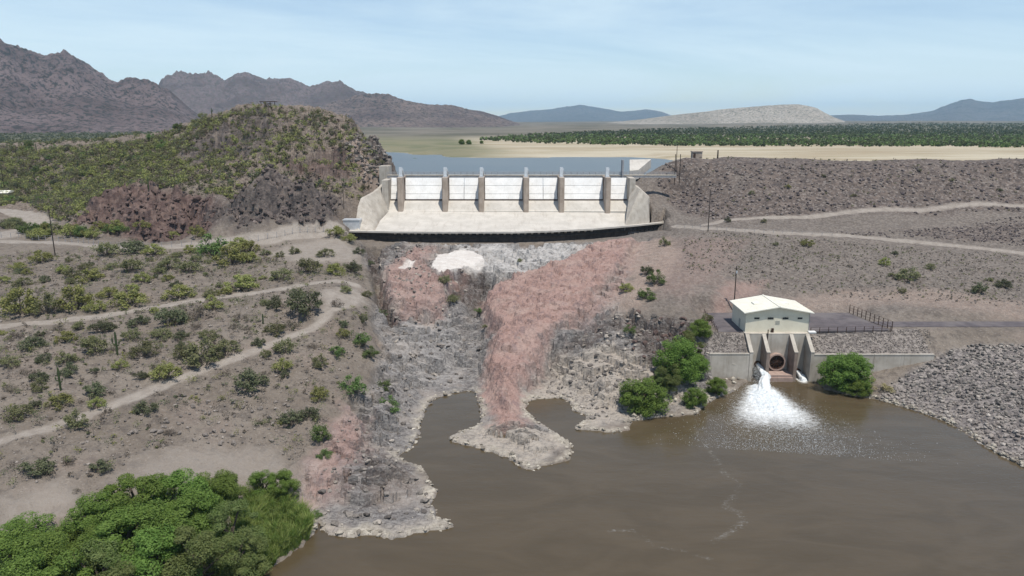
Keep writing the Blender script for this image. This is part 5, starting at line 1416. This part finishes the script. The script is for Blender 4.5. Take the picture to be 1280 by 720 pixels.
# the green strip by the left road
for i in range(26):
    px = random.uniform(25, 150); py = random.uniform(288, 300) - abs(px - 90) * .02
    shrub(px, py, random.uniform(14, 24), random.choice((0, 0, 1, 4)))
for i in range(7): shrub(random.uniform(0, 26), random.uniform(280, 288), random.uniform(14, 22), random.choice((2, 1)))

rngb = np.random.default_rng(500)
ps_ = wpoly([(0, 600), (0, 325), (100, 322), (250, 318), (400, 312), (440, 330), (445, 400), (425, 470), (390, 520), (250, 500), (120, 560)])
pa_ = np.array(ps_); kk = 0
while kk < 46:
    xx, yy = rngb.uniform(pa_[:, 0].min(), pa_[:, 0].max()), rngb.uniform(pa_[:, 1].min(), pa_[:, 1].max())
    if poly_sdf(np.array([xx]), np.array([yy]), ps_)[0] < 0 or float(sample(np.maximum(track, bare), xx, yy)) > .1: continue
    w0 = rngb.uniform(2.0, 4.6)
    if any((xx - ux) ** 2 + (yy - uy) ** 2 < (ur + w0 * .45) ** 2 for ux, uy, ur in used_spots): continue
    zz = gz(xx, yy); depth = yy * CT + (H - zz) * ST
    shrub(640 + F * xx / depth, 360 - F * ((zz - H) * CT + yy * ST) / depth, w0 * F / depth, int(rngb.choice([0, 0, 1, 1, 2])), (xx, yy, zz)); kk += 1
# hill scrub: the largest as single shrubs, the small mass as one
hill_poly = wpoly([(-20, 262), (30, 255), (62, 268), (85, 282), (112, 262), (150, 240), (200, 236), (265, 246), (320, 238), (400, 238), (440, 250), (470, 232), (478, 205), (462, 176), (440, 156), (400, 143), (350, 134), (300, 139), (250, 154), (200, 171), (150, 181), (100, 184), (0, 190), (-40, 192)])
hx = [p[0] for p in hill_poly]; hy = [p[1] for p in hill_poly]
cand = []
rng = np.random.default_rng(99)
x = rng.uniform(min(hx), max(hx), 16000); y = rng.uniform(min(hy), max(hy), 16000)
ins = poly_sdf(x, y, hill_poly) > 0
x, y = x[ins], y[ins]
cliff = sample(np.maximum(redc, darkc * .6), x, y); dens = sample(fbm(GX / 22, GY / 22, 3, 88), x, y)
lush = sstep(-110, -170, x)
keep = rng.random(len(x)) < (.52 + .4 * lush + .6 * dens) * (1 - .75 * cliff) * (1 - .55 * sample(tanc, x, y))
x, y = x[keep], y[keep]; lush = lush[keep]
print('hill shrubs', len(x))
sz = rng.uniform(1.6, 5.0, len(x)) * (1 + .15 * lush)
big_ = np.argsort(-sz)[:95]
for i in big_:
    xx, yy = float(x[i]), float(y[i]); zz = gz(xx, yy)
    depth = yy * CT + (H - zz) * ST
    px = 640 + F * xx / depth; py = 200
    kd = random.choices((0, 1, 2, 4), (.24, .40, .26, .10) if xx > -150 else (.3, .26, .12, .32))[0]
    shrub(px, py, sz[i] * F / depth, kd, (xx, yy, zz))
rest = np.setdiff1d(np.arange(len(x)), big_)
def clump_mass(name, xs, ys, ws, hs, mats, seed, per=26, lobes=3, leaf=.2, kind='stuff', zf=None):
    """many small plants as one mass; one object per leaf material"""
    rng = np.random.default_rng(seed)
    for mi, (mat, sel) in enumerate(mats):
        if len(sel) == 0: continue
        xs_, ys_, ws_, hs_ = xs[sel], ys[sel], ws[sel], hs[sel]
        zz = zf(xs_, ys_) if zf else sample(Z, xs_, ys_)
        k = len(sel)
        off = rng.normal(0, .2, (k, lobes, 3)) * np.stack([ws_, ws_, ws_ * 0], -1)[:, None, :]
        c = np.stack([xs_, ys_, zz], -1)[:, None, :] + off
        c[:, :, 2] += hs_[:, None] * rng.uniform(.28, .62, (k, lobes))
        V, q = leaf_cloud(rng, c.reshape(-1, 3), np.repeat(ws_ * .30, lobes), per, leaf, .9, .4, .4)
        o = link(name, fast_mesh(name, V, q, False), mat); o['kind'] = kind
rs = rng.random(len(rest))
clump_mass('hill_scrub', x[rest], y[rest], sz[rest], sz[rest] * .8, [(M['leaf0'], np.nonzero(rs < .32)[0]), (M['leaf1'], np.nonzero((rs >= .32) & (rs < .70))[0]), (M['leaf2'], np.nonzero((rs >= .70) & (rs < .84))[0]), (M['leaf3'], np.nonzero(rs >= .84)[0])], 5, per=16, lobes=3, leaf=.30)

xb_ = rng.uniform(-430, -120, 2600); yb2_ = rng.uniform(425, 556, 2600); kb_ = sample(Z, xb_, yb2_) > 26; xb_, yb2_ = xb_[kb_], yb2_[kb_]; wb_ = rng.uniform(1.6, 4.2, len(xb_)); rb_ = rng.random(len(xb_))
clump_mass('hill_scrub', xb_, yb2_, wb_, wb_ * .8, [(M['leaf1'], np.nonzero(rb_ < .6)[0]), (M['leaf2'], np.nonzero(rb_ >= .6)[0])], 25, per=10, lobes=3, leaf=.4)
# low dry scrub over the slopes
def scatter(poly, nn, seed, avoid_track=True):
    rng = np.random.default_rng(seed)
    poly = np.array(poly)
    x = rng.uniform(poly[:, 0].min(), poly[:, 0].max(), nn); y = rng.uniform(poly[:, 1].min(), poly[:, 1].max(), nn)
    k = poly_sdf(x, y, poly) > 0
    x, y = x[k], y[k]
    if avoid_track:
        k = sample(np.maximum(track, bare), x, y) < .15; x, y = x[k], y[k]
    return x, y
slope_poly = wpoly([(-30, 640), (-30, 318), (100, 316), (250, 314), (400, 305), (445, 310), (455, 345), (462, 400), (440, 470), (420, 520), (390, 560), (370, 590), (300, 585), (200, 612), (100, 635)])
x, y = scatter(slope_poly, 9500, 31)
dn = sample(fbm(GX / 14, GY / 14, 3, 90), x, y)
k = np.random.default_rng(2).random(len(x)) < .32 + .5 * dn; x, y = x[k], y[k]
w_ = np.random.default_rng(3).uniform(.7, 2.8, len(x)); rs = np.random.default_rng(4).random(len(x))
clump_mass('dry_scrub', x, y, w_, w_ * .75, [(M['leaf3'], np.nonzero(rs < .40)[0]), (M['leaf2'], np.nonzero((rs >= .40) & (rs < .62))[0]), (M['leaf1'], np.nonzero((rs >= .62) & (rs < .86))[0]), (M['leaf0'], np.nonzero(rs >= .86)[0])], 6, per=14, lobes=3, leaf=.12)
dam_poly = wpoly([(850, 300), (900, 290), (1290, 320), (1290, 385), (1100, 376), (960, 362), (900, 340), (860, 345)]) 
x, y = scatter(dam_poly, 900, 33); w_ = np.random.default_rng(8).uniform(.5, 1.6, len(x)); rs = np.random.default_rng(9).random(len(x))
clump_mass('dry_scrub', x, y, w_, w_ * .7, [(M['leaf3'], np.nonzero(rs < .5)[0]), (M['leaf1'], np.nonzero(rs >= .5)[0])], 7, per=10, lobes=2, leaf=.14)
x, y = scatter(EMB, 1000, 34); w_ = np.random.default_rng(10).uniform(.6, 2.0, len(x)); rs = np.random.default_rng(12).random(len(x))
clump_mass('dry_scrub', x, y, w_, w_ * .6, [(M['leaf3'], np.nonzero(rs < .55)[0]), (M['leaf1'], np.nonzero(rs >= .55)[0])], 9, per=9, lobes=2, leaf=.2)

# saguaros
def saguaro(px, py, hpx, arms, label):
    h3 = hit(px, py, Z)
    if h3 is None: return
    depth = h3[1] * CT + (H - h3[2]) * ST
    L = hpx / F * depth / CT; r = max(.18, L * .042)
    o = empty('saguaro_cactus', h3); tag(o, label, 'cactus', 'saguaro cacti')
    def column(pts, rads):
        mb = MB(); mb.tube(pts, rads, 12)
        # ribs: every second vertex drawn in
        n_ = 12
        cen = [Vector(p) for p in pts]
        for i in range(len(pts)):
            for k in range(0, n_, 2):
                j = i * n_ + k; v = Vector(mb.v[j]); mb.v[j] = tuple(cen[i] + (v - cen[i]) * .74)
        return mb
    x, y, z = h3
    column([(x, y, z - .3), (x, y, z + L * .3), (x, y, z + L * .75), (x, y, z + L * .95), (x, y, z + L)], [r * .85, r, r * 1.05, r * .75, r * .2]).build('trunk', M['cactus'], o)
    for (s, zt, top) in arms:
        column([(x, y, z + L * zt), (x + s * r * 2.6, y - .1, z + L * (zt + .03)), (x + s * r * 3.2, y - .1, z + L * (zt + .12)), (x + s * r * 3.2, y - .1, z + L * (top - .05)), (x + s * r * 3.2, y - .1, z + L * top)], [r * .6, r * .7, r * .72, r * .65, r * .15]).build('arm', M['cactus'], o)
saguaro(147, 444, 30, [(1, .4, .62), (-1, .45, .75)], 'dark saguaro with short arms between the two dirt tracks')
saguaro(76, 488, 30, [(-1, .4, .6), (1, .35, .55)], 'dark saguaro rising from a yellow green shrub above the lower track')
saguaro(329, 405, 13, [], 'small single stemmed saguaro between the dirt tracks')
saguaro(265, 146, 11, [(1, .5, .8)], 'saguaro on the skyline of the hill ridge')
for px, py, hp in [(46, 192, 12), (98, 214, 14), (117, 196, 10), (127, 205, 12), (186, 238, 16), (262, 214, 14), (60, 214, 10), (150, 190, 9)]:
    saguaro(px, py, hp, [], 'slim saguaro standing among the green shrubs of the hillside')

# ---- trees
def tree_meshes(mat, seed, nl, per, leaf, wide=.36, tall=1.0, nvar=3, rlo=.07, rhi=.16, shell=.55):
    out = []
    for v in range(nvar):
        rng = np.random.default_rng(seed * 7 + v)
        cs = []; rd = []
        for i in range(nl):
            hz_ = rng.random()
            rmax = wide * math.sqrt(max(.08, 1 - ((hz_ - .38) / .64) ** 2))
            an = rng.random() * 2 * math.pi; r = rmax * rng.random() ** .42
            cs.append((r * math.cos(an), r * math.sin(an), tall * (.07 + .80 * hz_))); rd.append(rng.uniform(rlo, rhi))
        cs = np.array(cs)
        V, q = leaf_cloud(rng, cs, rd, per, leaf, .95, .45, shell)
        me = fast_mesh('crown', V, q, False); me.materials.append(mat)
        mb = MB(); mb.tube([(0, 0, -.12), (.01, 0, .2), (.0, .02, .5)], [.035, .028, .012], 6)
        for c in cs[::3]: mb.tube([(0, 0, .08 + .3 * c[2]), tuple(c * np.array([.6, .6, .8])), tuple(c)], [.018, .012, .004], 4, False)
        mt = mb.mesh('trunk'); mt.materials.append(M['bark'])
        out.append((me, mt))
    return out
TREE = {'a': tree_meshes(M['tree'], 3, 34, 640, .0105, nvar=4, rlo=.06, rhi=.15, shell=.7), 'b': tree_meshes(M['tree2'], 4, 40, 560, .0095, rlo=.05, rhi=.13, shell=.65), 'c': tree_meshes(M['tree'], 5, 64, 300, .0135, .40, .95)}
def tree(px, py, wpx, hpx, kind, label, group=None, name='riverside_tree'):
    h3 = hit(px, py, Z)
    if h3 is None: return
    depth = h3[1] * CT + (H - h3[2]) * ST
    w = wpx / F * depth; h = hpx / F * depth * .97
    loc = (h3[0], h3[1] + w * .2, gz(h3[0], h3[1] + w * .2) - .1)
    o = empty(name, loc, random.random() * 6.28); tag(o, label, 'tree', group)
    me, mt = random.choice(TREE[kind])
    a = link('crown', me, None, o); b = link('trunk', mt, None, o)
    a.scale = b.scale = (w / .86, w / .86, h)
TL = ['broad bright green tree of the thicket below the bare dirt patch', 'rounded bright green tree beside the bare dirt patch', 'bright green tree filling the river side of the thicket', 'bright green tree wedged between larger crowns of the thicket', 'tall bright green tree at the dry slope edge of the thicket', 'widest bright green crown under the grey dry slope', 'bright green tree topping the thicket below the grey boulders', 'big bright green tree in the middle of the thicket', 'deep green tree behind the olive feathery crowns', 'small bright green tree at the thicket corner near the reeds', 'small green tree touching the upper reeds', 'green tree between the reeds and the widest crown', 'olive feathery tree low in the river side of the thicket', 'bright green tree next to the low olive feathery tree', 'olive feathery tree bordering the water below the reeds', 'olive feathery tree leaning against the reeds', 'olive feathery tree at the outer end of the reeds', 'bright green tree at the water end of the thicket', 'olive feathery tree at the water end of the thicket']
lab = 'dense bright green riverside tree in the thicket under the dry slope'
lab2 = 'olive green feathery tree in the riverside thicket'
for ti_, (px, py, w, h, kd) in enumerate([(20, 715, 110, 52, 'a'), (60, 715, 90, 45, 'a'), (10, 750, 120, 80, 'a'), (85, 745, 110, 80, 'a'), (120, 690, 90, 70, 'a'), (165, 668, 100, 72, 'a'), (215, 660, 100, 66, 'a'), (150, 730, 120, 90, 'a'), (205, 715, 110, 90, 'a'),
                           (262, 645, 70, 56, 'a'), (280, 640, 60, 48, 'a'), (235, 690, 90, 75, 'a'), (120, 770, 110, 90, 'b'), (185, 760, 110, 95, 'a'), (240, 750, 110, 95, 'b'), (285, 700, 90, 70, 'b'), (290, 735, 90, 70, 'b'), (40, 790, 130, 100, 'a'), (150, 800, 120, 90, 'b')]):
    tree(px, py, w, h, kd, TL[ti_], 'riverside thicket of ' + ('bright green trees' if kd == 'a' else 'olive feathery trees'))
tree(328, 628, 44, 40, 'a', 'small bright green tree between the thicket and the reed tops', 'small trees by the reeds')
tree(356, 630, 44, 42, 'a', 'small bright green tree between the reeds and the pinkish rock', 'small trees by the reeds')
tree(850, 480, 62, 66, 'c', 'tall round green tree on the boulders beside the left retaining wall')
tree(806, 517, 64, 48, 'c', 'wide low green tree on the rock slabs by the water')
tree(838, 498, 44, 38, 'b', 'greyish green tree between the wide low tree and the boulders')
tree(862, 446, 40, 34, 'b', 'olive bush on the broken rock above the round tree', name='bank_bush')
tree(876, 428, 30, 26, 'c', 'small green bush near the asphalt strip railing', name='bank_bush')
tree(826, 492, 36, 28, 'b', 'grey-green bush behind the wide low tree', name='bank_bush')
tree(870, 474, 34, 30, 'c', 'green bush joined to the round tree on its wall side', name='bank_bush')
tree(870, 509, 32, 28, 'c', 'small round bush at the water edge among white boulders', name='bank_bush')
tree(897, 497, 26, 26, 'c', 'small upright bush at the foot of the left retaining wall', name='bank_bush')
tree(1050, 490, 52, 52, 'c', 'dense green tree against the long retaining wall')
tree(1068, 488, 50, 50, 'c', 'dense green tree leaning over the river corner of the long wall')
tree(1075, 497, 34, 22, 'c', 'low green bush in front of the trees by the long wall', name='bank_bush')

# reeds
rp_ = [P(px, py, .3)[:2] for px, py in [(296, 652), (322, 632), (352, 634), (386, 650), (392, 660), (385, 672), (352, 697), (325, 720), (265, 725), (285, 690)]]
rng = np.random.default_rng(55)
poly = np.array(rp_)
x = rng.uniform(poly[:, 0].min(), poly[:, 0].max(), 30000); y = rng.uniform(poly[:, 1].min(), poly[:, 1].max(), 30000)
k = poly_sdf(x, y, poly) + .6 * fbm(x / 2, y / 2, 2, 3) > 0; x, y = x[k], y[k]
z = np.maximum(sample(Z, x, y), -.1)
L = rng.uniform(1.0, 2.7, len(x)) * (1 + .75 * fbm(x / 2.2, y / 2.2, 3, 8)); an = rng.random(len(x)) * 6.28
lean = rng.normal(0, .32, (len(x), 2)) + .25 * np.stack([fbm(x / 2.5, y / 2.5, 2, 12), fbm(x / 2.5, y / 2.5, 2, 14)], -1) * 2
b0 = np.stack([x, y, z], -1); wv_ = np.stack([np.cos(an), np.sin(an), 0 * an], -1) * .055
md = b0 + np.stack([lean[:, 0] * L * .3, lean[:, 1] * L * .3, L * .6], -1)
tp = b0 + np.stack([lean[:, 0] * L, lean[:, 1] * L, L * .92], -1)
V = np.stack([b0 - wv_, b0 + wv_, md + wv_ * .9, tp, md - wv_ * .9], 1)
nb = len(x); ba = np.arange(nb)[:, None] * 5
q = np.concatenate([ba + np.array([[0, 1, 2, 4]]), ba + np.array([[4, 2, 3, 3]])], 0)
Q3 = np.concatenate([ba + np.array([[0, 1, 2]]), ba + np.array([[0, 2, 4]]), ba + np.array([[4, 2, 3]])], 0)
link('reeds', fast_mesh('reeds', V.reshape(-1, 3), Q3, False), M['reed'])['kind'] = 'stuff'

# ------------------------------------------------------------------ stones
def stone_mesh(seed, n_=2):
    rng = np.random.default_rng(seed)
    bm = bmesh.new(); bmesh.ops.create_icosphere(bm, subdivisions=1, radius=.5)
    pl = [(Vector(rng.normal(0, 1, 3)).normalized(), rng.uniform(.26, .42)) for _ in range(7)]
    for v in bm.verts:
        for nrm, d in pl:
            e = v.co.dot(nrm) - d
            if e > 0: v.co -= nrm * e
        v.co *= rng.uniform(.92, 1.08)
    V = np.array([tuple(v.co) for v in bm.verts]); Fc = np.array([[v.index for v in f.verts] for f in bm.faces])
    bm.free()
    return V, Fc
STN = [stone_mesh(400 + i) for i in range(8)]
def stone_mass(name, xs, ys, ss, mat, seed, sink=.25, flat=.7):
    rng = np.random.default_rng(seed)
    Vs = []; Fs = []; n0 = 0
    zz = sample(Z, xs, ys)
    for i in range(len(xs)):
        V, Fc = STN[rng.integers(8)]
        a = rng.random() * 6.28; b = rng.normal(0, .4)
        c, s = math.cos(a), math.sin(a); cb, sb = math.cos(b), math.sin(b)
        R = np.array([[c, -s, 0], [s, c, 0], [0, 0, 1]]) @ np.array([[1, 0, 0], [0, cb, -sb], [0, sb, cb]])
        sc_ = ss[i] * np.array([1, rng.uniform(.6, 1), flat * rng.uniform(.7, 1.2)])
        Vs.append((V * sc_) @ R.T + np.array([xs[i], ys[i], zz[i] + ss[i] * flat * (.5 - sink)])); Fs.append(Fc + n0); n0 += len(V)
    o = link(name, fast_mesh(name, np.concatenate(Vs), np.concatenate(Fs), False), mat); o['kind'] = 'stuff'
def stonemat(name, c1, c2, c3):
    m = NT(name)
    r = m.n('ShaderNodeNewGeometry').outputs['Random Per Island']
    c = m.mix(m.ramp(r, .05, .6), c1, c2); c = m.mix(m.ramp(r, .75, 1.0), c, c3)
    c = m.mix(m.math('MULTIPLY', m.ramp(m.noise(2.2, 5, .65), .45, .68), .6), c, tuple(.5 * k for k in c1))
    m.color(c); m.bump(m.noise(4, 4), .5, .08)
    return m.m
M['st_rip'] = stonemat('riprap_stone', (.088, .080, .076), (.20, .182, .165), (.36, .325, .285))
M['st_rock'] = stonemat('gorge_block', (.10, .088, .080), (.23, .205, .182), (.37, .33, .285))
M['st_tan'] = stonemat('dusty_riprap_stone', (.15, .13, .12), (.27, .24, .215), (.38, .345, .31))
M['st_dam'] = stonemat('dam_stone', (.075, .062, .064), (.155, .13, .125), (.26, .225, .20))
M['st_slope'] = stonemat('slope_stone', (.10, .09, .085), (.20, .175, .155), (.30, .265, .235))
M['st_white'] = stonemat('lime_coated_stone', (.20, .175, .145), (.36, .325, .27), (.48, .44, .37))
M['st_cliff'] = stonemat('brown_cliff_stone', (.055, .045, .043), (.105, .084, .077), (.19, .155, .14))
M['st_red'] = stonemat('red_boulder', (.058, .040, .036), (.118, .082, .072), (.19, .145, .125))
rng = np.random.default_rng(77)
x, y = scatter(wpoly(RIPP), 38000, 41); s_ = .22 + 1.15 * rng.random(len(x)) ** 5
dsh = sample(SD, x, y) + 3.0 * sample(NZ1, x, y) + rng.normal(0, 1.2, len(x)); lo_ = dsh < 7.5
stone_mass('riprap', x[~lo_], y[~lo_], s_[~lo_] * .95, M['st_rip'], 1)
stone_mass('riprap', x[lo_], y[lo_], s_[lo_] * .95, M['st_tan'], 21)
x, y = scatter([(XW[3] + .6, OF + .8), (XR - .3, OF + .8), (XR + 3, 172.8), (XW[3] + 1.2, 170)], 1500, 42); stone_mass('gravel', x, y, rng.uniform(.2, .5, len(x)), M['st_slope'], 2)
x, y = scatter([(XL - 1, OF + .8), (XW[0] - .6, OF + .8), (XW[0] - .8, OB), (XL, OB + 2)], 500, 43); stone_mass('gravel', x, y, rng.uniform(.2, .5, len(x)), M['st_slope'], 3)
x, y = scatter(EMB, 9000, 44); kz_ = sample(Z, x, y) < 41.8; x, y = x[kz_], y[kz_]; stone_mass('rockfill', x, y, .35 + 1.7 * rng.random(len(x)) ** 2.5, M['st_dam'], 4)
x, y = scatter(wpoly([(1000, 292), (1140, 288), (1290, 270), (1290, 308), (1150, 297)]), 1800, 45); stone_mass('rockfill', x, y, rng.uniform(.4, 1.2, len(x)), M['st_dam'], 5)
x, y = scatter(dam_poly, 3800, 46); stone_mass('loose_stones', x, y, rng.uniform(.2, .75, len(x)) , M['st_slope'], 6)
x, y = scatter(slope_poly, 13000, 47); stone_mass('loose_stones', x, y, .18 + .7 * rng.random(len(x)) ** 3, M['st_slope'], 7)
x, y = scatter(hill_poly, 2600, 48); stone_mass('hill_stones', x, y, rng.uniform(.5, 1.6, len(x)), M['st_red'], 8)
x, y = scatter(wpoly([(250, 286), (268, 258), (320, 242), (400, 238), (430, 252), (418, 276), (390, 286), (300, 290)]), 900, 148); stone_mass('cliff_rubble', x, y, .7 + 2.2 * rng.random(len(x)) ** 2, M['st_cliff'], 18)
x, y = scatter(wpoly([(90, 280), (118, 254), (150, 242), (205, 238), (262, 249), (272, 264), (260, 290), (150, 292)]), 900, 149); stone_mass('cliff_rubble', x, y, .7 + 1.9 * rng.random(len(x)) ** 2, M['st_red'], 19)
x, y = scatter(wpoly([(440, 152), (458, 160), (484, 192), (500, 215), (480, 236), (450, 225), (430, 190)]), 900, 150); stone_mass('cliff_rubble', x, y, .8 + 2.0 * rng.random(len(x)) ** 2, M['st_slope'], 20)
# broken blocks lying on the bedrock and along its waterline
gp_ = wpoly([(462, 312), (600, 308), (600, 345), (590, 400), (600, 430), (580, 475), (530, 488), (500, 560), (540, 610), (550, 655), (410, 660), (385, 605), (435, 520), (480, 440), (480, 350)])
gr_ = wpoly([(690, 440), (770, 395), (870, 402), (880, 440), (840, 480), (790, 520), (740, 530), (700, 500), (665, 495)])
for sd2_, pl_, nn_ in ((161, gp_, 2600), (162, gr_, 1900)):
    x, y = scatter(pl_, nn_, sd2_, False); kz_ = (sample(SD, x, y) > .6) & (sample(pwhite, x, y) < .2); x, y = x[kz_], y[kz_]
    stone_mass('rock_blocks', x, y, .28 + 1.7 * rng.random(len(x)) ** 3.5, M['st_rock'], sd2_, .3, .5)
xs = []; ys = []
for a_, b_ in zip(RIVER[5:66], RIVER[6:67]):
    n_s = int(math.hypot(b_[0] - a_[0], b_[1] - a_[1]) * 3.2) + 1
    for i in range(n_s):
        t = rng.random(); o_s = abs(rng.normal(0, .55)); nl_ = Vector((b_[1] - a_[1], -(b_[0] - a_[0]))).normalized()
        xs.append(a_[0] + (b_[0] - a_[0]) * t + rng.normal(0, .5)); ys.append(a_[1] + (b_[1] - a_[1]) * t + rng.normal(.1, .5))
xs = np.array(xs); ys = np.array(ys); kz_ = sample(Z, xs, ys) > -.32; xs, ys = xs[kz_], ys[kz_]
stone_mass('shore_blocks', xs, ys, .25 + 1.1 * rng.random(len(xs)) ** 2.5, M['st_white'], 163, .3, .45)
# white boulders along the waterline
x, y = scatter([P(px, py, .3)[:2] for px, py in [(782, 528), (830, 512), (880, 500), (930, 478), (915, 470), (880, 486), (840, 505), (800, 518)]], 420, 49); stone_mass('waterline_boulders', x, y, rng.uniform(.5, 1.5, len(x)), M['st_white'], 9)
sh_pts = [P(px, py, 0)[:2] for px, py in [(1085, 497), (1120, 506), (1150, 515), (1180, 526), (1210, 541), (1230, 556), (1250, 569), (1285, 586), (1340, 615)]]
xs = []; ys = []
for a, b in zip(sh_pts[:-1], sh_pts[1:]):
    for i in range(34):
        t = rng.random(); xs.append(a[0] + (b[0] - a[0]) * t + rng.normal(0, .35)); ys.append(a[1] + (b[1] - a[1]) * t + rng.normal(.3, .45))
stone_mass('waterline_boulders', np.array(xs), np.array(ys), rng.uniform(.4, 1.1, len(xs)), M['st_white'], 10, .3)

# single boulders
BLD = []
for i in range(6):
    V, Fc = stone_mesh(700 + i); me = fast_mesh('boulder', V, Fc, False); BLD.append(me)
def boulders(poly, nn, lo, hi, mat, seed, label, group, name='boulder'):
    rng = np.random.default_rng(seed)
    x, y = scatter(poly, nn * 6, seed)
    ms = []
    for b in BLD:
        c = b.copy(); c.materials.clear(); c.materials.append(mat); ms.append(c)
    for i in range(min(nn, len(x))):
        s = rng.uniform(lo, hi)
        o = link(name, ms[rng.integers(6)]); o.location = (x[i], y[i], gz(x[i], y[i]) + s * .12); o.rotation_euler = (rng.normal(0, .3), rng.normal(0, .3), rng.random() * 6.28)
        o.scale = (s, s * rng.uniform(.65, 1), s * rng.uniform(.55, .85)); tag(o, label, 'boulder', group)
boulders(wpoly([(100, 278), (125, 256), (160, 245), (250, 250), (270, 268), (255, 288), (150, 290)]), 70, 1.4, 3.4, M['st_red'], 61, 'dark red brown boulder in the rockfall at the foot of the hill', 'red boulders of the hill foot')
boulders(wpoly([(255, 284), (270, 260), (330, 244), (400, 240), (425, 255), (410, 278), (330, 288)]), 60, 1.4, 3.4, M['st_cliff'], 62, 'dark grey boulder under the hill cliff beside the plateau road', 'dark boulders of the hill cliff')
boulders(wpoly([(150, 545), (260, 500), (390, 500), (370, 560), (300, 575), (180, 580)]), 60, .5, 1.5, M['st_slope'], 63, 'grey boulder lying on the bare lower slope above the thicket', 'boulders on the lower slope')
boulders(wpoly([(780, 395), (870, 398), (885, 440), (830, 470), (790, 440)]), 60, .8, 2.2, M['st_red'], 64, 'rusty brown boulder on the broken bank above the round tree', 'boulders on the broken bank')

# ------------------------------------------------------------------ far wood on the valley floor
def pz(x, y):
    r = np.clip((np.log(y) - ly[0]) / (ly[1] - ly[0]), 0, NRp - 1.001); c = np.clip((x / (y + 120) + 1) / (us[1] - us[0]), 0, NCp - 1.001)
    r0 = r.astype(int); c0 = c.astype(int); fr = r - r0; fc = c - c0
    return PZ[r0, c0] * (1 - fr) * (1 - fc) + PZ[r0, c0 + 1] * (1 - fr) * fc + PZ[r0 + 1, c0] * fr * (1 - fc) + PZ[r0 + 1, c0 + 1] * fr * fc
rng = np.random.default_rng(123)
nn = 26000
y = np.exp(rng.uniform(math.log(690), math.log(3300), nn)); x = rng.uniform(-.1, .95, nn) * y
edge = np.interp(x / y * F + 640, [560, 640, 760, 900, 1280, 1500], [1150, 900, 800, 770, 730, 720]) * (1 + .05 * fbm(x / 80, y / 80, 3, 130))
d_ = fbm(x / 160, y / 160, 4, 131)
k = (y > edge) & (y < np.interp(x / y * F + 640, [590, 660, 760, 900, 1050, 1280, 1500], [1000, 1300, 1700, 2200, 2800, 4200, 4200])) & (rng.random(nn) < .75 + .6 * d_ - .25 * sstep(1100, 2600, y)); x, y = x[k], y[k]
w_ = rng.uniform(3.5, 8.5, len(x)) * (1 + .4 * sstep(1200, 3000, y)); 
rs = rng.random(len(x)); nearm = (y < 1300)
print('far trees', len(x))
clump_mass('far_wood', x, y, w_, w_ * .72, [(M['wood_far'], np.nonzero((rs < .6) | ~nearm)[0]), (M['leaf4'], np.nonzero((rs >= .6) & nearm)[0])], 15, per=7, lobes=2, leaf=1.25, zf=pz)
# plain scrub on the left valley side
x = rng.uniform(-1.15, .05, 12000); y = np.exp(rng.uniform(math.log(560), math.log(3000), 12000)); x = x * y * .8; k = (x < -240) & (x / y < -.22); x, y = x[k], y[k]
w_ = rng.uniform(3, 7, len(x)); clump_mass('valley_scrub', x, y, w_, w_ * .6, [(M['leaf2'], np.arange(len(x)))], 16, per=6, lobes=2, leaf=1.2, zf=pz)
# lone trees on the lake meadow
for px, Yd, w, lb in [(518, 560, 8, 'dark round tree standing alone on the green lake meadow'), (577, 830, 9, 'dark tree on the far lake shore'), (586, 830, 8, 'dark tree on the far lake shore'), (602, 860, 6, 'dark tree on the far lake shore')]:
    xx = (px - 640) / F * Yd * .98; zz = float(pz(np.array([xx]), np.array([float(Yd)]))[0])
    o = empty('lakeshore_tree', (xx, Yd, zz)); tag(o, lb, 'tree', 'trees on the far lake shore' if 'far' in lb else None)
    me, mt = random.choice(TREE['c']); a = link('crown', me, None, o); b = link('trunk', mt, None, o); a.scale = b.scale = (w, w, w * .75)
